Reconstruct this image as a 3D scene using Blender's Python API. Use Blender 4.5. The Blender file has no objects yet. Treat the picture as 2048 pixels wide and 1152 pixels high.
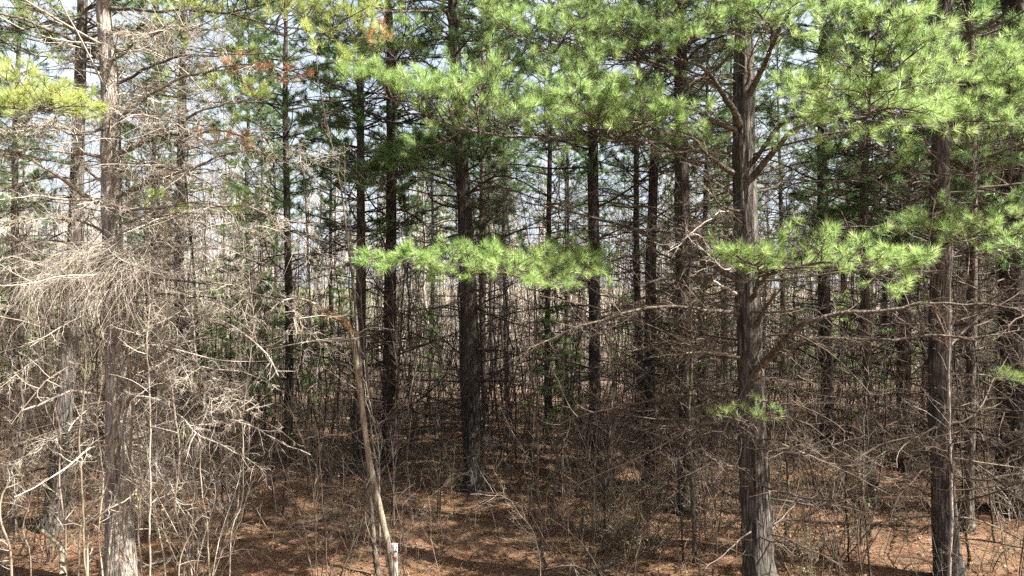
import bpy, math, random
import numpy as np
from mathutils import Vector

random.seed(7)
rng = np.random.default_rng(11)
scene = bpy.context.scene
COL = scene.collection

# ------------------------------------------------------------------ camera, sky, sun, exposure
F = 1365.0                      # focal length in pixels of the 2048 px wide photograph
CAM_H = 4.0
cd = bpy.data.cameras.new("camera")
cd.sensor_width = 36.0
cd.lens = 36.0 * F / 2048.0
cd.clip_start = 0.1
cd.clip_end = 3000
cam = bpy.data.objects.new("camera", cd)
COL.objects.link(cam)
cam.location = (0, 0, CAM_H)
cam.rotation_euler = (math.radians(90), 0, 0)
scene.camera = cam

SUN_AZ, SUN_EL = math.radians(110), math.radians(48)
world = bpy.data.worlds.new("World")
scene.world = world
world.use_nodes = True
wn = world.node_tree
wn.nodes.clear()
sky = wn.nodes.new("ShaderNodeTexSky")
sky.sky_type = 'NISHITA'
sky.sun_disc = False
sky.sun_elevation = SUN_EL
sky.sun_rotation = SUN_AZ
sky.air_density = 1.0
sky.dust_density = 5.0
bg = wn.nodes.new("ShaderNodeBackground")
bg.inputs["Strength"].default_value = 0.05
wo = wn.nodes.new("ShaderNodeOutputWorld")
# added bright cloud ahead only, lightening the visible sky without fill from behind
def wnode(t, **kw):
    n = wn.nodes.new(t)
    for k, v in kw.items(): setattr(n, k, v)
    return n
def wrange(sock, a, b):
    n = wnode("ShaderNodeMapRange", interpolation_type='SMOOTHSTEP'); n.inputs[1].default_value = a; n.inputs[2].default_value = b
    wn.links.new(sock, n.inputs[0]); return n.outputs[0]
def wmul(a, b):
    n = wnode("ShaderNodeMath", operation='MULTIPLY'); wn.links.new(a, n.inputs[0]); wn.links.new(b, n.inputs[1]); return n.outputs[0]
def winv(a):
    n = wnode("ShaderNodeMath", operation='SUBTRACT'); n.inputs[0].default_value = 1.0; wn.links.new(a, n.inputs[1]); return n.outputs[0]
wtc = wnode("ShaderNodeTexCoord"); wsep = wnode("ShaderNodeSeparateXYZ"); wn.links.new(wtc.outputs["Generated"], wsep.inputs[0])
wnz = wnode("ShaderNodeTexNoise"); wnz.inputs["Scale"].default_value = 3.5; wnz.inputs["Detail"].default_value = 6; wn.links.new(wtc.outputs["Generated"], wnz.inputs["Vector"])
veil = wmul(wmul(wrange(wsep.outputs[1], 0.0, 0.55), winv(wrange(wsep.outputs[2], 0.35, 0.80))), wrange(wnz.outputs["Fac"], 0.20, 0.58))
wmx = wnode("ShaderNodeMix", data_type='RGBA'); wn.links.new(veil, wmx.inputs[0]); wn.links.new(sky.outputs[0], wmx.inputs[6])
wmx.inputs[7].default_value = (3.9, 4.4, 5.0, 1)
wn.links.new(wmx.outputs[2], bg.inputs[0])
wn.links.new(bg.outputs[0], wo.inputs[0])

sl = bpy.data.lights.new("sun", 'SUN')
sl.energy = 5.0
sl.angle = math.radians(0.5)
sl.color = (1.0, 0.95, 0.86)
so = bpy.data.objects.new("sun", sl)
COL.objects.link(so)
SUN = Vector((math.cos(SUN_EL) * math.sin(SUN_AZ), math.cos(SUN_EL) * math.cos(SUN_AZ), math.sin(SUN_EL)))
so.rotation_euler = SUN.to_track_quat('Z', 'Y').to_euler()
so.location = SUN * 60

vs = scene.view_settings
vs.view_transform = 'Standard'
vs.look = 'None'
vs.exposure = 2.5
vs.gamma = 1.0
cy = scene.cycles
cy.max_bounces = 6
cy.diffuse_bounces = 3
cy.glossy_bounces = 2
cy.transmission_bounces = 3
cy.transparent_max_bounces = 4
cy.use_denoising = False

# ------------------------------------------------------------------ helpers
def P(px, py, d):
    """the point seen at a pixel of the photograph, d metres ahead"""
    return np.array([(px - 1024) * d / F, d, CAM_H - (py - 576) * d / F])

def gz(x, y):
    """ground height"""
    x = np.asarray(x, float); y = np.asarray(y, float)
    z = 0.10 * np.sin(0.31 * x + 0.4) * np.sin(0.27 * y + 1.1) + 0.05 * np.sin(0.9 * x + 0.5 * y) + 0.03 * np.sin(1.7 * y - 0.8 * x)
    return z + np.clip(y - 45, 0, 200) * 0.02

def nrm(a):
    return a / np.maximum(np.linalg.norm(a, axis=-1, keepdims=True), 1e-9)

Z = np.array([0, 0, 1.0])

class Acc:
    """collects tubes, needles and leaves; build() links them as ONE mesh object"""
    def __init__(s):
        s.v, s.q, s.t, s.qm, s.tm, s.tint, s.n = [], [], [], [], [], [], 0
    def add(s, v, quads=None, tris=None, mat=0, tint=None):
        v = np.asarray(v, np.float32).reshape(-1, 3)
        s.v.append(v)
        s.tint.append(np.full(len(v), 0.5, np.float32) if tint is None else np.asarray(tint, np.float32))
        if quads is not None and len(quads):
            s.q.append(np.asarray(quads, np.int32) + s.n); s.qm.append(np.full(len(quads), mat, np.int32))
        if tris is not None and len(tris):
            s.t.append(np.asarray(tris, np.int32) + s.n); s.tm.append(np.full(len(tris), mat, np.int32))
        s.n += len(v)
    def tubes(s, pts, rad, S=4, mat=0, tint=None):
        pts = np.asarray(pts, float); rad = np.asarray(rad, float)
        if len(pts) == 0: return
        N, K, _ = pts.shape
        T = nrm(np.gradient(pts, axis=1))
        m = nrm(T.mean(1))
        ref = np.where(np.abs(m[:, 2:3]) < 0.75, np.array([[0, 0, 1.0]]), np.array([[1.0, 0, 0]]))[:, None, :]
        U = nrm(np.cross(T, ref)); V = np.cross(T, U)
        a = 2 * np.pi * np.arange(S) / S
        v = pts[:, :, None, :] + rad[:, :, None, None] * (np.cos(a)[None, None, :, None] * U[:, :, None, :] + np.sin(a)[None, None, :, None] * V[:, :, None, :])
        n0 = (np.arange(N) * K * S)[:, None, None]; k = (np.arange(K - 1) * S)[None, :, None]
        i = np.arange(S)[None, None, :]; j = (i + 1) % S
        A = n0 + k + i; B = n0 + k + j; Cc = B + S; D = A + S
        q = np.stack(np.broadcast_arrays(A, B, Cc, D), -1).reshape(-1, 4)
        if tint is None: tint = rng.random(N)
        s.add(v.reshape(-1, 3), quads=q, mat=mat, tint=np.repeat(np.broadcast_to(tint, (N,)), K * S))
    def needles(s, pos, dr, n, L, w, tl, a0=16, a1=58, mat=0, tint=None):
        """tufts of n needles round each twig tip"""
        M = len(pos)
        if M == 0: return
        if tint is None: tint = np.clip(rng.normal(0.5, 0.22, M), 0, 1)
        pos = np.repeat(pos, n, 0); dr = np.repeat(nrm(dr), n, 0); tt = np.repeat(np.broadcast_to(tint, (M,)), n)
        N = M * n
        f = rng.random(N)
        base = pos - dr * (f * tl)[:, None]
        rp = rng.normal(size=(N, 3)); rp = nrm(rp - (rp * dr).sum(1, keepdims=True) * dr)
        an = np.radians(a0 + (a1 - a0) * np.clip(f + rng.normal(0, 0.2, N), 0, 1.2))[:, None]
        nd = dr * np.cos(an) + rp * np.sin(an)
        ln = (L * rng.uniform(0.75, 1.12, N))[:, None]
        sd = nrm(np.cross(nd, rng.normal(size=(N, 3)))) * (w * 0.5)
        tip = base + nd * ln - np.array([0, 0, 1.0]) * (ln * 0.06)
        v = np.stack([base - sd, base + sd, tip], 1).reshape(-1, 3)
        tris = np.arange(N * 3).reshape(-1, 3)
        tn = np.clip(tt + rng.normal(0, 0.10, N), 0, 1)
        s.add(v, tris=tris, mat=mat, tint=np.repeat(tn, 3))
    def leaves(s, pos, size, mat=0, flat=0.0):
        """small crossed-free leaf quads"""
        N = len(pos)
        if N == 0: return
        a = nrm(rng.normal(size=(N, 3)) * np.array([1, 1, 1 - flat]))
        b = rng.normal(size=(N, 3)) * np.array([1, 1, 1 - flat]); b = nrm(np.cross(a, np.cross(a, b)))
        sz = (size * rng.uniform(0.6, 1.3, N))[:, None]
        v = np.stack([pos, pos + a * sz * .5 + b * sz * .28, pos + a * sz, pos + a * sz * .5 - b * sz * .28], 1).reshape(-1, 3)
        s.add(v, quads=np.arange(N * 4).reshape(-1, 4), mat=mat, tint=np.repeat(rng.random(N), 4))
    def mesh(s, name, mats, origin=None, smooth=True):
        me = bpy.data.meshes.new(name)
        if not s.v: return me
        v = np.concatenate(s.v)
        if origin is not None: v = v - np.asarray(origin, np.float32)
        q = np.concatenate(s.q) if s.q else np.zeros((0, 4), np.int32)
        t = np.concatenate(s.t) if s.t else np.zeros((0, 3), np.int32)
        mi = np.concatenate(s.qm + s.tm) if (s.qm or s.tm) else np.zeros(0, np.int32)
        nl = len(q) * 4 + len(t) * 3
        me.vertices.add(len(v)); me.vertices.foreach_set("co", v.astype(np.float32).ravel())
        me.loops.add(nl); me.loops.foreach_set("vertex_index", np.concatenate([q.ravel(), t.ravel()]).astype(np.int32))
        me.polygons.add(len(q) + len(t))
        st = np.concatenate([np.arange(len(q)) * 4, len(q) * 4 + np.arange(len(t)) * 3]).astype(np.int32)
        me.polygons.foreach_set("loop_start", st)
        me.polygons.foreach_set("material_index", mi.astype(np.int32))
        me.polygons.foreach_set("use_smooth", np.concatenate([np.full(len(q), smooth), np.zeros(len(t), bool)]))
        at = me.attributes.new("tint", 'FLOAT', 'POINT')
        at.data.foreach_set("value", np.concatenate(s.tint).astype(np.float32))
        for m in mats: me.materials.append(m)
        me.update(calc_edges=True)
        return me
    def build(s, name, mats, parent=None, origin=None, smooth=True):
        if not isinstance(mats, (list, tuple)): mats = [mats]
        me = s.mesh(name, mats, origin if origin is not None else (None if parent is None else wloc(parent)), smooth)
        return link(name, me, parent)

def wloc(o):
    l = np.zeros(3)
    while o is not None:
        l = l + np.array(o.location); o = o.parent
    return l

def link(name, data, parent=None):
    o = bpy.data.objects.new(name, data); COL.objects.link(o)
    if parent is not None: o.parent = parent
    return o

def tag(o, label=None, cat=None, group=None, kind=None):
    if label: o['label'] = label
    if cat: o['category'] = cat
    if group: o['group'] = group
    if kind: o['kind'] = kind
    return o

def empty(name, loc, label, cat, group=None):
    o = bpy.data.objects.new(name, None); COL.objects.link(o)
    o.empty_display_size = 0.2
    o.location = [float(c) for c in loc]
    return tag(o, label, cat, group)

def kids(o):
    return list(o.children)

def copy_tree(o, children_of, parent=None):
    c = o.copy(); COL.objects.link(c); c.parent = parent
    for ch in children_of.get(o.name, []): copy_tree(ch, children_of, c)
    return c

def grow(start, dr, length, K=6, wander=0.12, up=0.0, up0=0.0):
    """N wandering curves; up bends them up (or down) along the way"""
    start = np.asarray(start, float); d = nrm(np.asarray(dr, float))
    N = len(start); step = (np.asarray(length, float) / (K - 1))[:, None]
    up = np.broadcast_to(np.asarray(up, float), (N,))[:, None]
    pts = np.empty((N, K, 3)); pts[:, 0] = start
    p = start.copy(); w = rng.normal(size=(N, 3)) * wander
    for k in range(1, K):
        w = 0.38 * w + rng.normal(size=(N, 3)) * wander
        d = nrm(d + w + up * Z / (K - 1))
        p = p + d * step; pts[:, k] = p
    return pts

def along(pts, rad, idx, t):
    N, K, _ = pts.shape
    f = np.clip(t, 0, 0.9999) * (K - 1); k = f.astype(int); f = (f - k)[:, None]
    a = pts[idx, k]; b = pts[idx, k + 1]
    r = rad[idx, k] * (1 - f[:, 0]) + rad[idx, k + 1] * f[:, 0]
    return a + (b - a) * f, nrm(b - a), r

def taper(r0, r1, K, p=1.0):
    r0 = np.atleast_1d(np.asarray(r0, float))[:, None]; r1 = np.broadcast_to(np.asarray(r1, float), r0[:, 0].shape)[:, None]
    return r0 + (r1 - r0) * (np.linspace(0, 1, K)[None, :] ** p)

def rot_side(T, ang, roll):
    """turn tangents T by ang about their own horizontal side axis rolled by roll"""
    s = np.cross(T, Z); bad = np.linalg.norm(s, axis=1) < 1e-3; s[bad] = [1, 0, 0]; s = nrm(s)
    u = np.cross(s, T)
    n = s * np.cos(roll)[:, None] + u * np.sin(roll)[:, None]
    return nrm(T * np.cos(ang)[:, None] + n * np.sin(ang)[:, None])

def smooth_path(ctrl, K=24, jit=0.0):
    """Catmull-Rom through control points, evenly spread over K points"""
    c = np.asarray(ctrl, float); c = np.vstack([2 * c[0] - c[1], c, 2 * c[-1] - c[-2]])
    out = []
    for i in range(1, len(c) - 2):
        t = np.linspace(0, 1, 16, endpoint=False)[:, None]
        p0, p1, p2, p3 = c[i - 1], c[i], c[i + 1], c[i + 2]
        out.append(0.5 * ((2 * p1) + (-p0 + p2) * t + (2 * p0 - 5 * p1 + 4 * p2 - p3) * t ** 2 + (-p0 + 3 * p1 - 3 * p2 + p3) * t ** 3))
    out = np.vstack(out + [c[-2][None]])
    s = np.concatenate([[0], np.cumsum(np.linalg.norm(np.diff(out[:, :3], axis=0), axis=1))])
    q = np.linspace(0, s[-1], K)
    r = np.stack([np.interp(q, s, out[:, k]) for k in range(out.shape[1])], 1)
    if jit:
        j = rng.normal(size=(K, 3)) * jit * min(1.0, s[-1] / 3.5)
        j[0] = 0
        r[:, :3] += (j + np.roll(j, 1, 0) + np.roll(j, -1, 0)) / 3
    return r

def path_len(p): return float(np.linalg.norm(np.diff(p, axis=0), axis=1).sum())

# ------------------------------------------------------------------ materials
class NT:
    def __init__(s, name):
        s.m = bpy.data.materials.new(name); s.m.use_nodes = True
        s.t = s.m.node_tree; s.t.nodes.clear()
        s.out = s.n("ShaderNodeOutputMaterial")
    def n(s, typ, **kw):
        n = s.t.nodes.new(typ)
        for k, v in kw.items(): setattr(n, k, v)
        return n
    def l(s, a, b): s.t.links.new(a, b)
    def coords(s, scale=(1, 1, 1)):
        tc = s.n("ShaderNodeTexCoord"); mp = s.n("ShaderNodeMapping")
        mp.inputs["Scale"].default_value = scale
        s.l(tc.outputs["Object"], mp.inputs["Vector"]); return mp.outputs[0]
    def noise(s, vec, scale, detail=4, rough=0.6, dist=0.0):
        n = s.n("ShaderNodeTexNoise"); n.inputs["Scale"].default_value = scale
        n.inputs["Detail"].default_value = detail; n.inputs["Roughness"].default_value = rough
        n.inputs["Distortion"].default_value = dist
        s.l(vec, n.inputs["Vector"]); return n.outputs["Fac"]
    def ramp(s, fac, stops):
        r = s.n("ShaderNodeValToRGB"); e = r.color_ramp.elements
        while len(e) < len(stops): e.new(0.5)
        for el, (p, c) in zip(e, stops): el.position = p; el.color = (*c, 1)
        s.l(fac, r.inputs[0]); return r.outputs[0]
    def mix(s, fac, a, b, blend='MIX'):
        m = s.n("ShaderNodeMix", data_type='RGBA', blend_type=blend)
        for inp, v in ((m.inputs["Factor"], fac), (m.inputs["A"], a), (m.inputs["B"], b)):
            pass
        f = m.inputs[0]; A = m.inputs[6]; B = m.inputs[7]
        if isinstance(fac, (int, float)): f.default_value = fac
        else: s.l(fac, f)
        for sock, v in ((A, a), (B, b)):
            if isinstance(v, tuple): sock.default_value = (*v, 1)
            else: s.l(v, sock)
        return m.outputs[2]
    def math(s, op, a, b=None):
        m = s.n("ShaderNodeMath", operation=op)
        for i, v in enumerate((a, b)):
            if v is None: continue
            if isinstance(v, (int, float)): m.inputs[i].default_value = v
            else: s.l(v, m.inputs[i])
        return m.outputs[0]
    def attr(s, name='tint'):
        a = s.n("ShaderNodeAttribute"); a.attribute_name = name; return a.outputs["Fac"]
    def bump(s, h, strength, dist):
        b = s.n("ShaderNodeBump"); b.inputs["Strength"].default_value = strength; b.inputs["Distance"].default_value = dist
        s.l(h, b.inputs["Height"]); return b.outputs[0]
    def bsdf(s, color, rough=0.85, spec=0.2, normal=None):
        p = s.n("ShaderNodeBsdfPrincipled")
        if isinstance(color, tuple): p.inputs["Base Color"].default_value = (*color, 1)
        else: s.l(color, p.inputs["Base Color"])
        p.inputs["Roughness"].default_value = rough
        p.inputs["Specular IOR Level"].default_value = spec
        if normal is not None: s.l(normal, p.inputs["Normal"])
        return p.outputs[0]
    def done(s, sh): s.l(sh, s.out.inputs[0]); return s.m

def bark_mat(name, dark, mid, light, lichen=None, zs=0.13, sc=26, bump=0.9):
    m = NT(name)
    v = m.coords((1, 1, zs))
    plates = m.noise(v, sc, 5, 0.62, 0.6)
    fine = m.noise(m.coords((1, 1, 0.4)), 90, 4, 0.7)
    big = m.noise(m.coords((1, 1, 0.35)), 2.2, 3, 0.6)
    vo = m.n("ShaderNodeTexVoronoi", feature='DISTANCE_TO_EDGE'); vo.inputs["Scale"].default_value = sc * 0.9
    wv = m.n("ShaderNodeVectorMath", operation='MULTIPLY_ADD')
    nz = m.n("ShaderNodeTexNoise"); nz.inputs["Scale"].default_value = 14; nz.inputs["Detail"].default_value = 3; m.l(v, nz.inputs["Vector"])
    m.l(nz.outputs["Color"], wv.inputs[0]); wv.inputs[1].default_value = (0.07, 0.07, 0.07); m.l(v, wv.inputs[2])
    m.l(wv.outputs[0], vo.inputs["Vector"])
    crack = m.math('MINIMUM', m.math('MULTIPLY', vo.outputs["Distance"], 4.0), 1.0)
    h = m.math('ADD', m.math('MULTIPLY', m.math('ADD', plates, m.math('MULTIPLY', fine, 0.35)), 0.75), m.math('MULTIPLY', crack, 0.25))
    c = m.ramp(h, [(0.45, dark), (0.62, mid), (0.80, light)])
    c = m.mix(m.math('MULTIPLY', fine, 0.25), c, dark)
    if lichen:
        lf = m.ramp(m.noise(m.coords((1, 1, 0.6)), 6.5, 6, 0.7), [(0.54, (0, 0, 0)), (0.66, (1, 1, 1))])
        c = m.mix(m.math('MULTIPLY', lf, 0.55), c, lichen)
    c = m.mix(m.ramp(big, [(0.35, (0, 0, 0)), (0.7, (0.35, 0.35, 0.35))]), c, light)
    return m.done(m.bsdf(c, 0.92, 0.15, m.bump(h, bump, 0.05)))

def twig_mat(name, a, b, sc=14, rough=0.85):
    m = NT(name)
    f = m.noise(m.coords((1, 1, 1)), sc, 3, 0.6)
    c = m.mix(m.attr(), a, b)
    c = m.mix(m.math('MULTIPLY', f, 0.45), c, tuple(x * 0.45 for x in a))
    return m.done(m.bsdf(c, rough, 0.2))

def needle_mat(name, a, b, c, transl=0.42):
    m = NT(name)
    col = m.ramp(m.attr(), [(0.0, (0.22, 0.13, 0.05)), (0.05, a), (0.5, b), (0.95, c)])
    d = m.bsdf(col, 0.42, 0.5)
    t = m.n("ShaderNodeBsdfTranslucent"); m.l(m.mix(0.6, col, tuple(min(1, x * 1.15) for x in c)), t.inputs[0])
    mx = m.n("ShaderNodeMixShader"); mx.inputs[0].default_value = transl
    m.l(d, mx.inputs[1]); m.l(t.outputs[0], mx.inputs[2])
    return m.done(mx.outputs[0])

M = {}
M['bark'] = bark_mat("pine_bark", (0.013, 0.011, 0.010), (0.054, 0.047, 0.041), (0.165, 0.15, 0.134), (0.11, 0.115, 0.08))
M['bark_grey'] = bark_mat("pine_bark_pale", (0.07, 0.058, 0.047), (0.23, 0.205, 0.175), (0.38, 0.35, 0.31), (0.29, 0.295, 0.225))
M['bark_dark'] = bark_mat("pine_bark_dark", (0.011, 0.0095, 0.0085), (0.040, 0.034, 0.029), (0.105, 0.092, 0.08), (0.075, 0.08, 0.055))  # pine bark darkened, the shade inside the wood put into its colour
M['bark_mid'] = bark_mat("young_bark", (0.028, 0.022, 0.017), (0.085, 0.07, 0.056), (0.16, 0.138, 0.115), (0.11, 0.12, 0.075), zs=0.3, sc=20, bump=0.6)
M['limb'] = bark_mat("limb_bark", (0.018, 0.014, 0.012), (0.06, 0.049, 0.04), (0.16, 0.138, 0.116), (0.11, 0.12, 0.08), zs=0.8, sc=22, bump=0.5)
M['snag'] = bark_mat("snag_bark", (0.055, 0.044, 0.03), (0.155, 0.13, 0.094), (0.26, 0.225, 0.17), None, zs=0.12, sc=20, bump=0.5)
M['pale'] = bark_mat("pale_dead_wood", (0.13, 0.11, 0.09), (0.26, 0.23, 0.195), (0.38, 0.35, 0.305), None, zs=0.3, sc=22, bump=0.4)
M['yellow'] = bark_mat("yellow_snag_wood", (0.25, 0.19, 0.10), (0.42, 0.34, 0.20), (0.55, 0.47, 0.32), None, zs=0.15, sc=18, bump=0.4)
M['orange'] = bark_mat("torn_heartwood", (0.05, 0.022, 0.011), (0.20, 0.11, 0.052), (0.40, 0.29, 0.18), None, zs=0.25, sc=30, bump=0.9)
M['dead'] = twig_mat("dead_twig", (0.055, 0.040, 0.030), (0.165, 0.134, 0.105))
M['dead_pale'] = twig_mat("bleached_twig", (0.13, 0.103, 0.077), (0.52, 0.475, 0.405))
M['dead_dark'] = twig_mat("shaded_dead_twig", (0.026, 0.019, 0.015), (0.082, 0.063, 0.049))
M['vine'] = twig_mat("vine_bark", (0.17, 0.135, 0.10), (0.32, 0.275, 0.215))
M['shrub'] = twig_mat("shrub_twig", (0.078, 0.058, 0.041), (0.25, 0.203, 0.152))
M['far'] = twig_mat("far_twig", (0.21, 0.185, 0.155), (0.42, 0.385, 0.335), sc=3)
M['needle'] = needle_mat("pine_needle", (0.055, 0.13, 0.036), (0.165, 0.29, 0.072), (0.36, 0.47, 0.18))
M['needle_yel'] = needle_mat("yellowish_pine_needle", (0.13, 0.195, 0.045), (0.27, 0.34, 0.08), (0.44, 0.49, 0.18))
M['needle_mid'] = needle_mat("blue_green_needle", (0.035, 0.09, 0.036), (0.08, 0.16, 0.052), (0.16, 0.25, 0.085))
M['needle_dead'] = needle_mat("rust_needle", (0.20, 0.075, 0.03), (0.34, 0.145, 0.06), (0.46, 0.23, 0.105), 0.3)
M['bud'] = needle_mat("green_bud", (0.16, 0.19, 0.05), (0.26, 0.28, 0.08), (0.36, 0.36, 0.14))

def ground_mat():
    m = NT("forest_floor")
    v = m.coords()
    big = m.noise(v, 0.55, 5, 0.6)
    mid = m.noise(v, 4.0, 6, 0.7)
    fine = m.noise(m.coords((1, 2.2, 1)), 38, 5, 0.75, 1.2)
    c = m.ramp(fine, [(0.30, (0.026, 0.012, 0.007)), (0.5, (0.12, 0.058, 0.033)), (0.70, (0.36, 0.22, 0.14))])
    c = m.mix(m.ramp(mid, [(0.42, (0, 0, 0)), (0.62, (0.7, 0.7, 0.7))]), c, m.ramp(fine, [(0.3, (0.035, 0.023, 0.015)), (0.7, (0.34, 0.245, 0.165))]))
    c = m.mix(m.ramp(big, [(0.5, (0, 0, 0)), (0.68, (0.45, 0.45, 0.45))]), c, (0.06, 0.052, 0.024))
    # beyond the pines the floor turns to pale leaf litter and some grass
    tc = m.n("ShaderNodeTexCoord"); sx = m.n("ShaderNodeSeparateXYZ"); m.l(tc.outputs["Object"], sx.inputs[0])
    mr = m.n("ShaderNodeMapRange"); mr.inputs[1].default_value = 19; mr.inputs[2].default_value = 33
    m.l(sx.outputs[1], mr.inputs[0])
    pale = m.mix(mid, (0.15, 0.112, 0.085), (0.27, 0.22, 0.178))
    gx = m.n("ShaderNodeMapRange"); gx.inputs[1].default_value = -16; gx.inputs[2].default_value = -24
    m.l(sx.outputs[0], gx.inputs[0])
    grass = m.mix(m.math('MULTIPLY', gx.outputs[0], m.ramp(big, [(0.42, (0, 0, 0)), (0.55, (1, 1, 1))])), pale, (0.13, 0.17, 0.05))
    c = m.mix(mr.outputs[0], c, grass)
    h = m.math('ADD', m.math('MULTIPLY', mid, 1.0), m.math('MULTIPLY', fine, 0.5))
    return m.done(m.bsdf(c, 0.95, 0.1, m.bump(h, 0.8, 0.06)))
M['ground'] = ground_mat()
M['litter'] = twig_mat("leaf_litter", (0.09, 0.04, 0.02), (0.30, 0.18, 0.10), sc=30)
def plain(name, c, rough=0.6, spec=0.3, dirt=0.25):
    m = NT(name)
    f = m.noise(m.coords((1, 1, 0.5)), 18, 5, 0.7)
    return m.done(m.bsdf(m.mix(m.math('MULTIPLY', f, dirt), c, tuple(x * 0.4 for x in c)), rough, spec))
M['white'] = plain("post_white", (0.80, 0.81, 0.82), 0.5, 0.4)
M['mark_orange'] = plain("marker_orange", (0.62, 0.19, 0.08), 0.5)
M['mark_brown'] = plain("marker_brown", (0.22, 0.15, 0.11), 0.7)

# ------------------------------------------------------------------ ground (structure) and litter (stuff)
def build_ground():
    u = np.linspace(-1, 1, 321)
    xs = np.sinh(u * 6.2) / np.sinh(6.2) * 900
    w = np.linspace(-0.62, 1, 321)
    ys = 10 + np.sinh(w * 6.2) / np.sinh(6.2) * 900
    X, Y = np.meshgrid(xs, ys)
    Zz = gz(X, Y) + 0.02 * np.sin(7 * X + 3 * np.sin(5 * Y)) * np.sin(6.3 * Y + 2 * np.sin(4 * X)) * (np.hypot(X, Y - 12) < 30)
    v = np.stack([X, Y, Zz], -1).reshape(-1, 3)
    n = 321
    i = (np.arange(n - 1)[:, None] * n + np.arange(n - 1)[None, :]).reshape(-1)
    q = np.stack([i, i + 1, i + n + 1, i + n], 1)
    a = Acc(); a.add(v, quads=q)
    tag(a.build("ground", M['ground']), kind='structure')
    # fallen needles and leaves lying on the floor
    a = Acc(); N = 70000
    y = 8.2 + 22 * rng.random(N) ** 1.7; x = (rng.random(N) * 2 - 1) * (y * 0.8 + 0.5)
    p = np.stack([x, y, gz(x, y) + 0.012 + 0.02 * rng.random(N)], 1)
    L = rng.uniform(0.05, 0.12, N)
    an = rng.random(N) * 6.283
    d = np.stack([np.cos(an), np.sin(an), rng.normal(0, 0.15, N)], 1)
    sd = np.stack([-np.sin(an), np.cos(an), rng.normal(0, 0.3, N)], 1) * 0.0035
    v = np.stack([p - sd, p + sd, p + d * L[:, None]], 1).reshape(-1, 3)
    a.add(v, tris=np.arange(N * 3).reshape(-1, 3), tint=np.repeat(rng.random(N), 3))
    N = 9000
    y = 8.2 + 20 * rng.random(N) ** 1.6; x = (rng.random(N) * 2 - 1) * (y * 0.8 + 0.5)
    a.leaves(np.stack([x, y, gz(x, y) + 0.02], 1), 0.075, flat=0.75)
    # small fallen twigs
    N = 2600
    y = 8.2 + 20 * rng.random(N) ** 1.5; x = (rng.random(N) * 2 - 1) * (y * 0.8 + 0.5)
    an = rng.random(N) * 6.283
    pts = grow(np.stack([x, y, gz(x, y) + 0.03], 1), np.stack([np.cos(an), np.sin(an), 0.05 * rng.normal(size=N)], 1), rng.uniform(0.2, 0.9, N), 5, 0.12)
    pts[:, :, 2] = gz(pts[:, :, 0], pts[:, :, 1]) + 0.02 + np.abs(pts[:, :, 2] - pts[:, :1, 2]) * 0.6
    a.tubes(pts, taper(rng.uniform(0.002, 0.007, N), 0.0015, 5), 3)
    tag(a.build("leaf_litter", M['litter']), kind='stuff', label="rust brown needle litter and twigs covering the floor", cat="litter")
build_ground()

# ------------------------------------------------------------------ tree builders
def trunk_tube(acc, ctrl, S=28, gap=0.07, amp=0.10, flare=0.35, mat=0):
    """ctrl rows: x, y, z, radius.  Furrowed, slightly irregular trunk with a root flare"""
    ctrl = np.asarray(ctrl, float)
    L = path_len(ctrl[:, :3]); K = max(8, int(L / gap))
    c = smooth_path(ctrl, K)
    pts = c[:, :3]; r = np.maximum(c[:, 3], 0.004)
    z = np.concatenate([[0], np.cumsum(np.linalg.norm(np.diff(pts, axis=0), axis=1))])
    r = r * (1 + flare * np.exp(-z / 0.35))
    th = 2 * np.pi * np.arange(S) / S
    T = nrm(np.gradient(pts, axis=0))
    U = nrm(np.cross(T, np.array([[0.13, 1.0, 0.0]]))); V = np.cross(T, U)
    q = np.stack([np.cos(th)[None] * np.ones(K)[:, None], np.sin(th)[None] * np.ones(K)[:, None], z[:, None] * np.ones(S)[None]], -1)
    def wav(n, fxy, fz):
        o = 0
        for _ in range(n):
            k = rng.normal(size=2) * fxy; kz = rng.normal() * fz; ph = rng.random() * 6.28
            o = o + np.sin(q[..., 0] * k[0] + q[..., 1] * k[1] + q[..., 2] * kz + ph)
        return o / math.sqrt(n)
    ridg = 0.6 - np.abs(wav(6, 9.0, 3.5)) + 0.4 * wav(5, 16, 9)
    lump = wav(5, 1.3, 1.6)
    root = np.exp(-z / 0.3)[:, None] * (0.22 * np.sin(th * 5 + 1.3)[None] + 0.12 * np.sin(th * 3)[None])
    R = r[:, None] * (1 + amp * 0.55 * ridg + 0.055 * lump + root * (flare > 0.1))
    v = pts[:, None] + R[..., None] * (np.cos(th)[None, :, None] * U[:, None] + np.sin(th)[None, :, None] * V[:, None])
    k = (np.arange(K - 1) * S)[:, None]; i = np.arange(S)[None]; j = (i + 1) % S
    quads = np.stack(np.broadcast_arrays(k + i, k + j, k + j + S, k + i + S), -1).reshape(-1, 4)
    acc.add(v.reshape(-1, 3), quads=quads, mat=mat)
    return c

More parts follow.
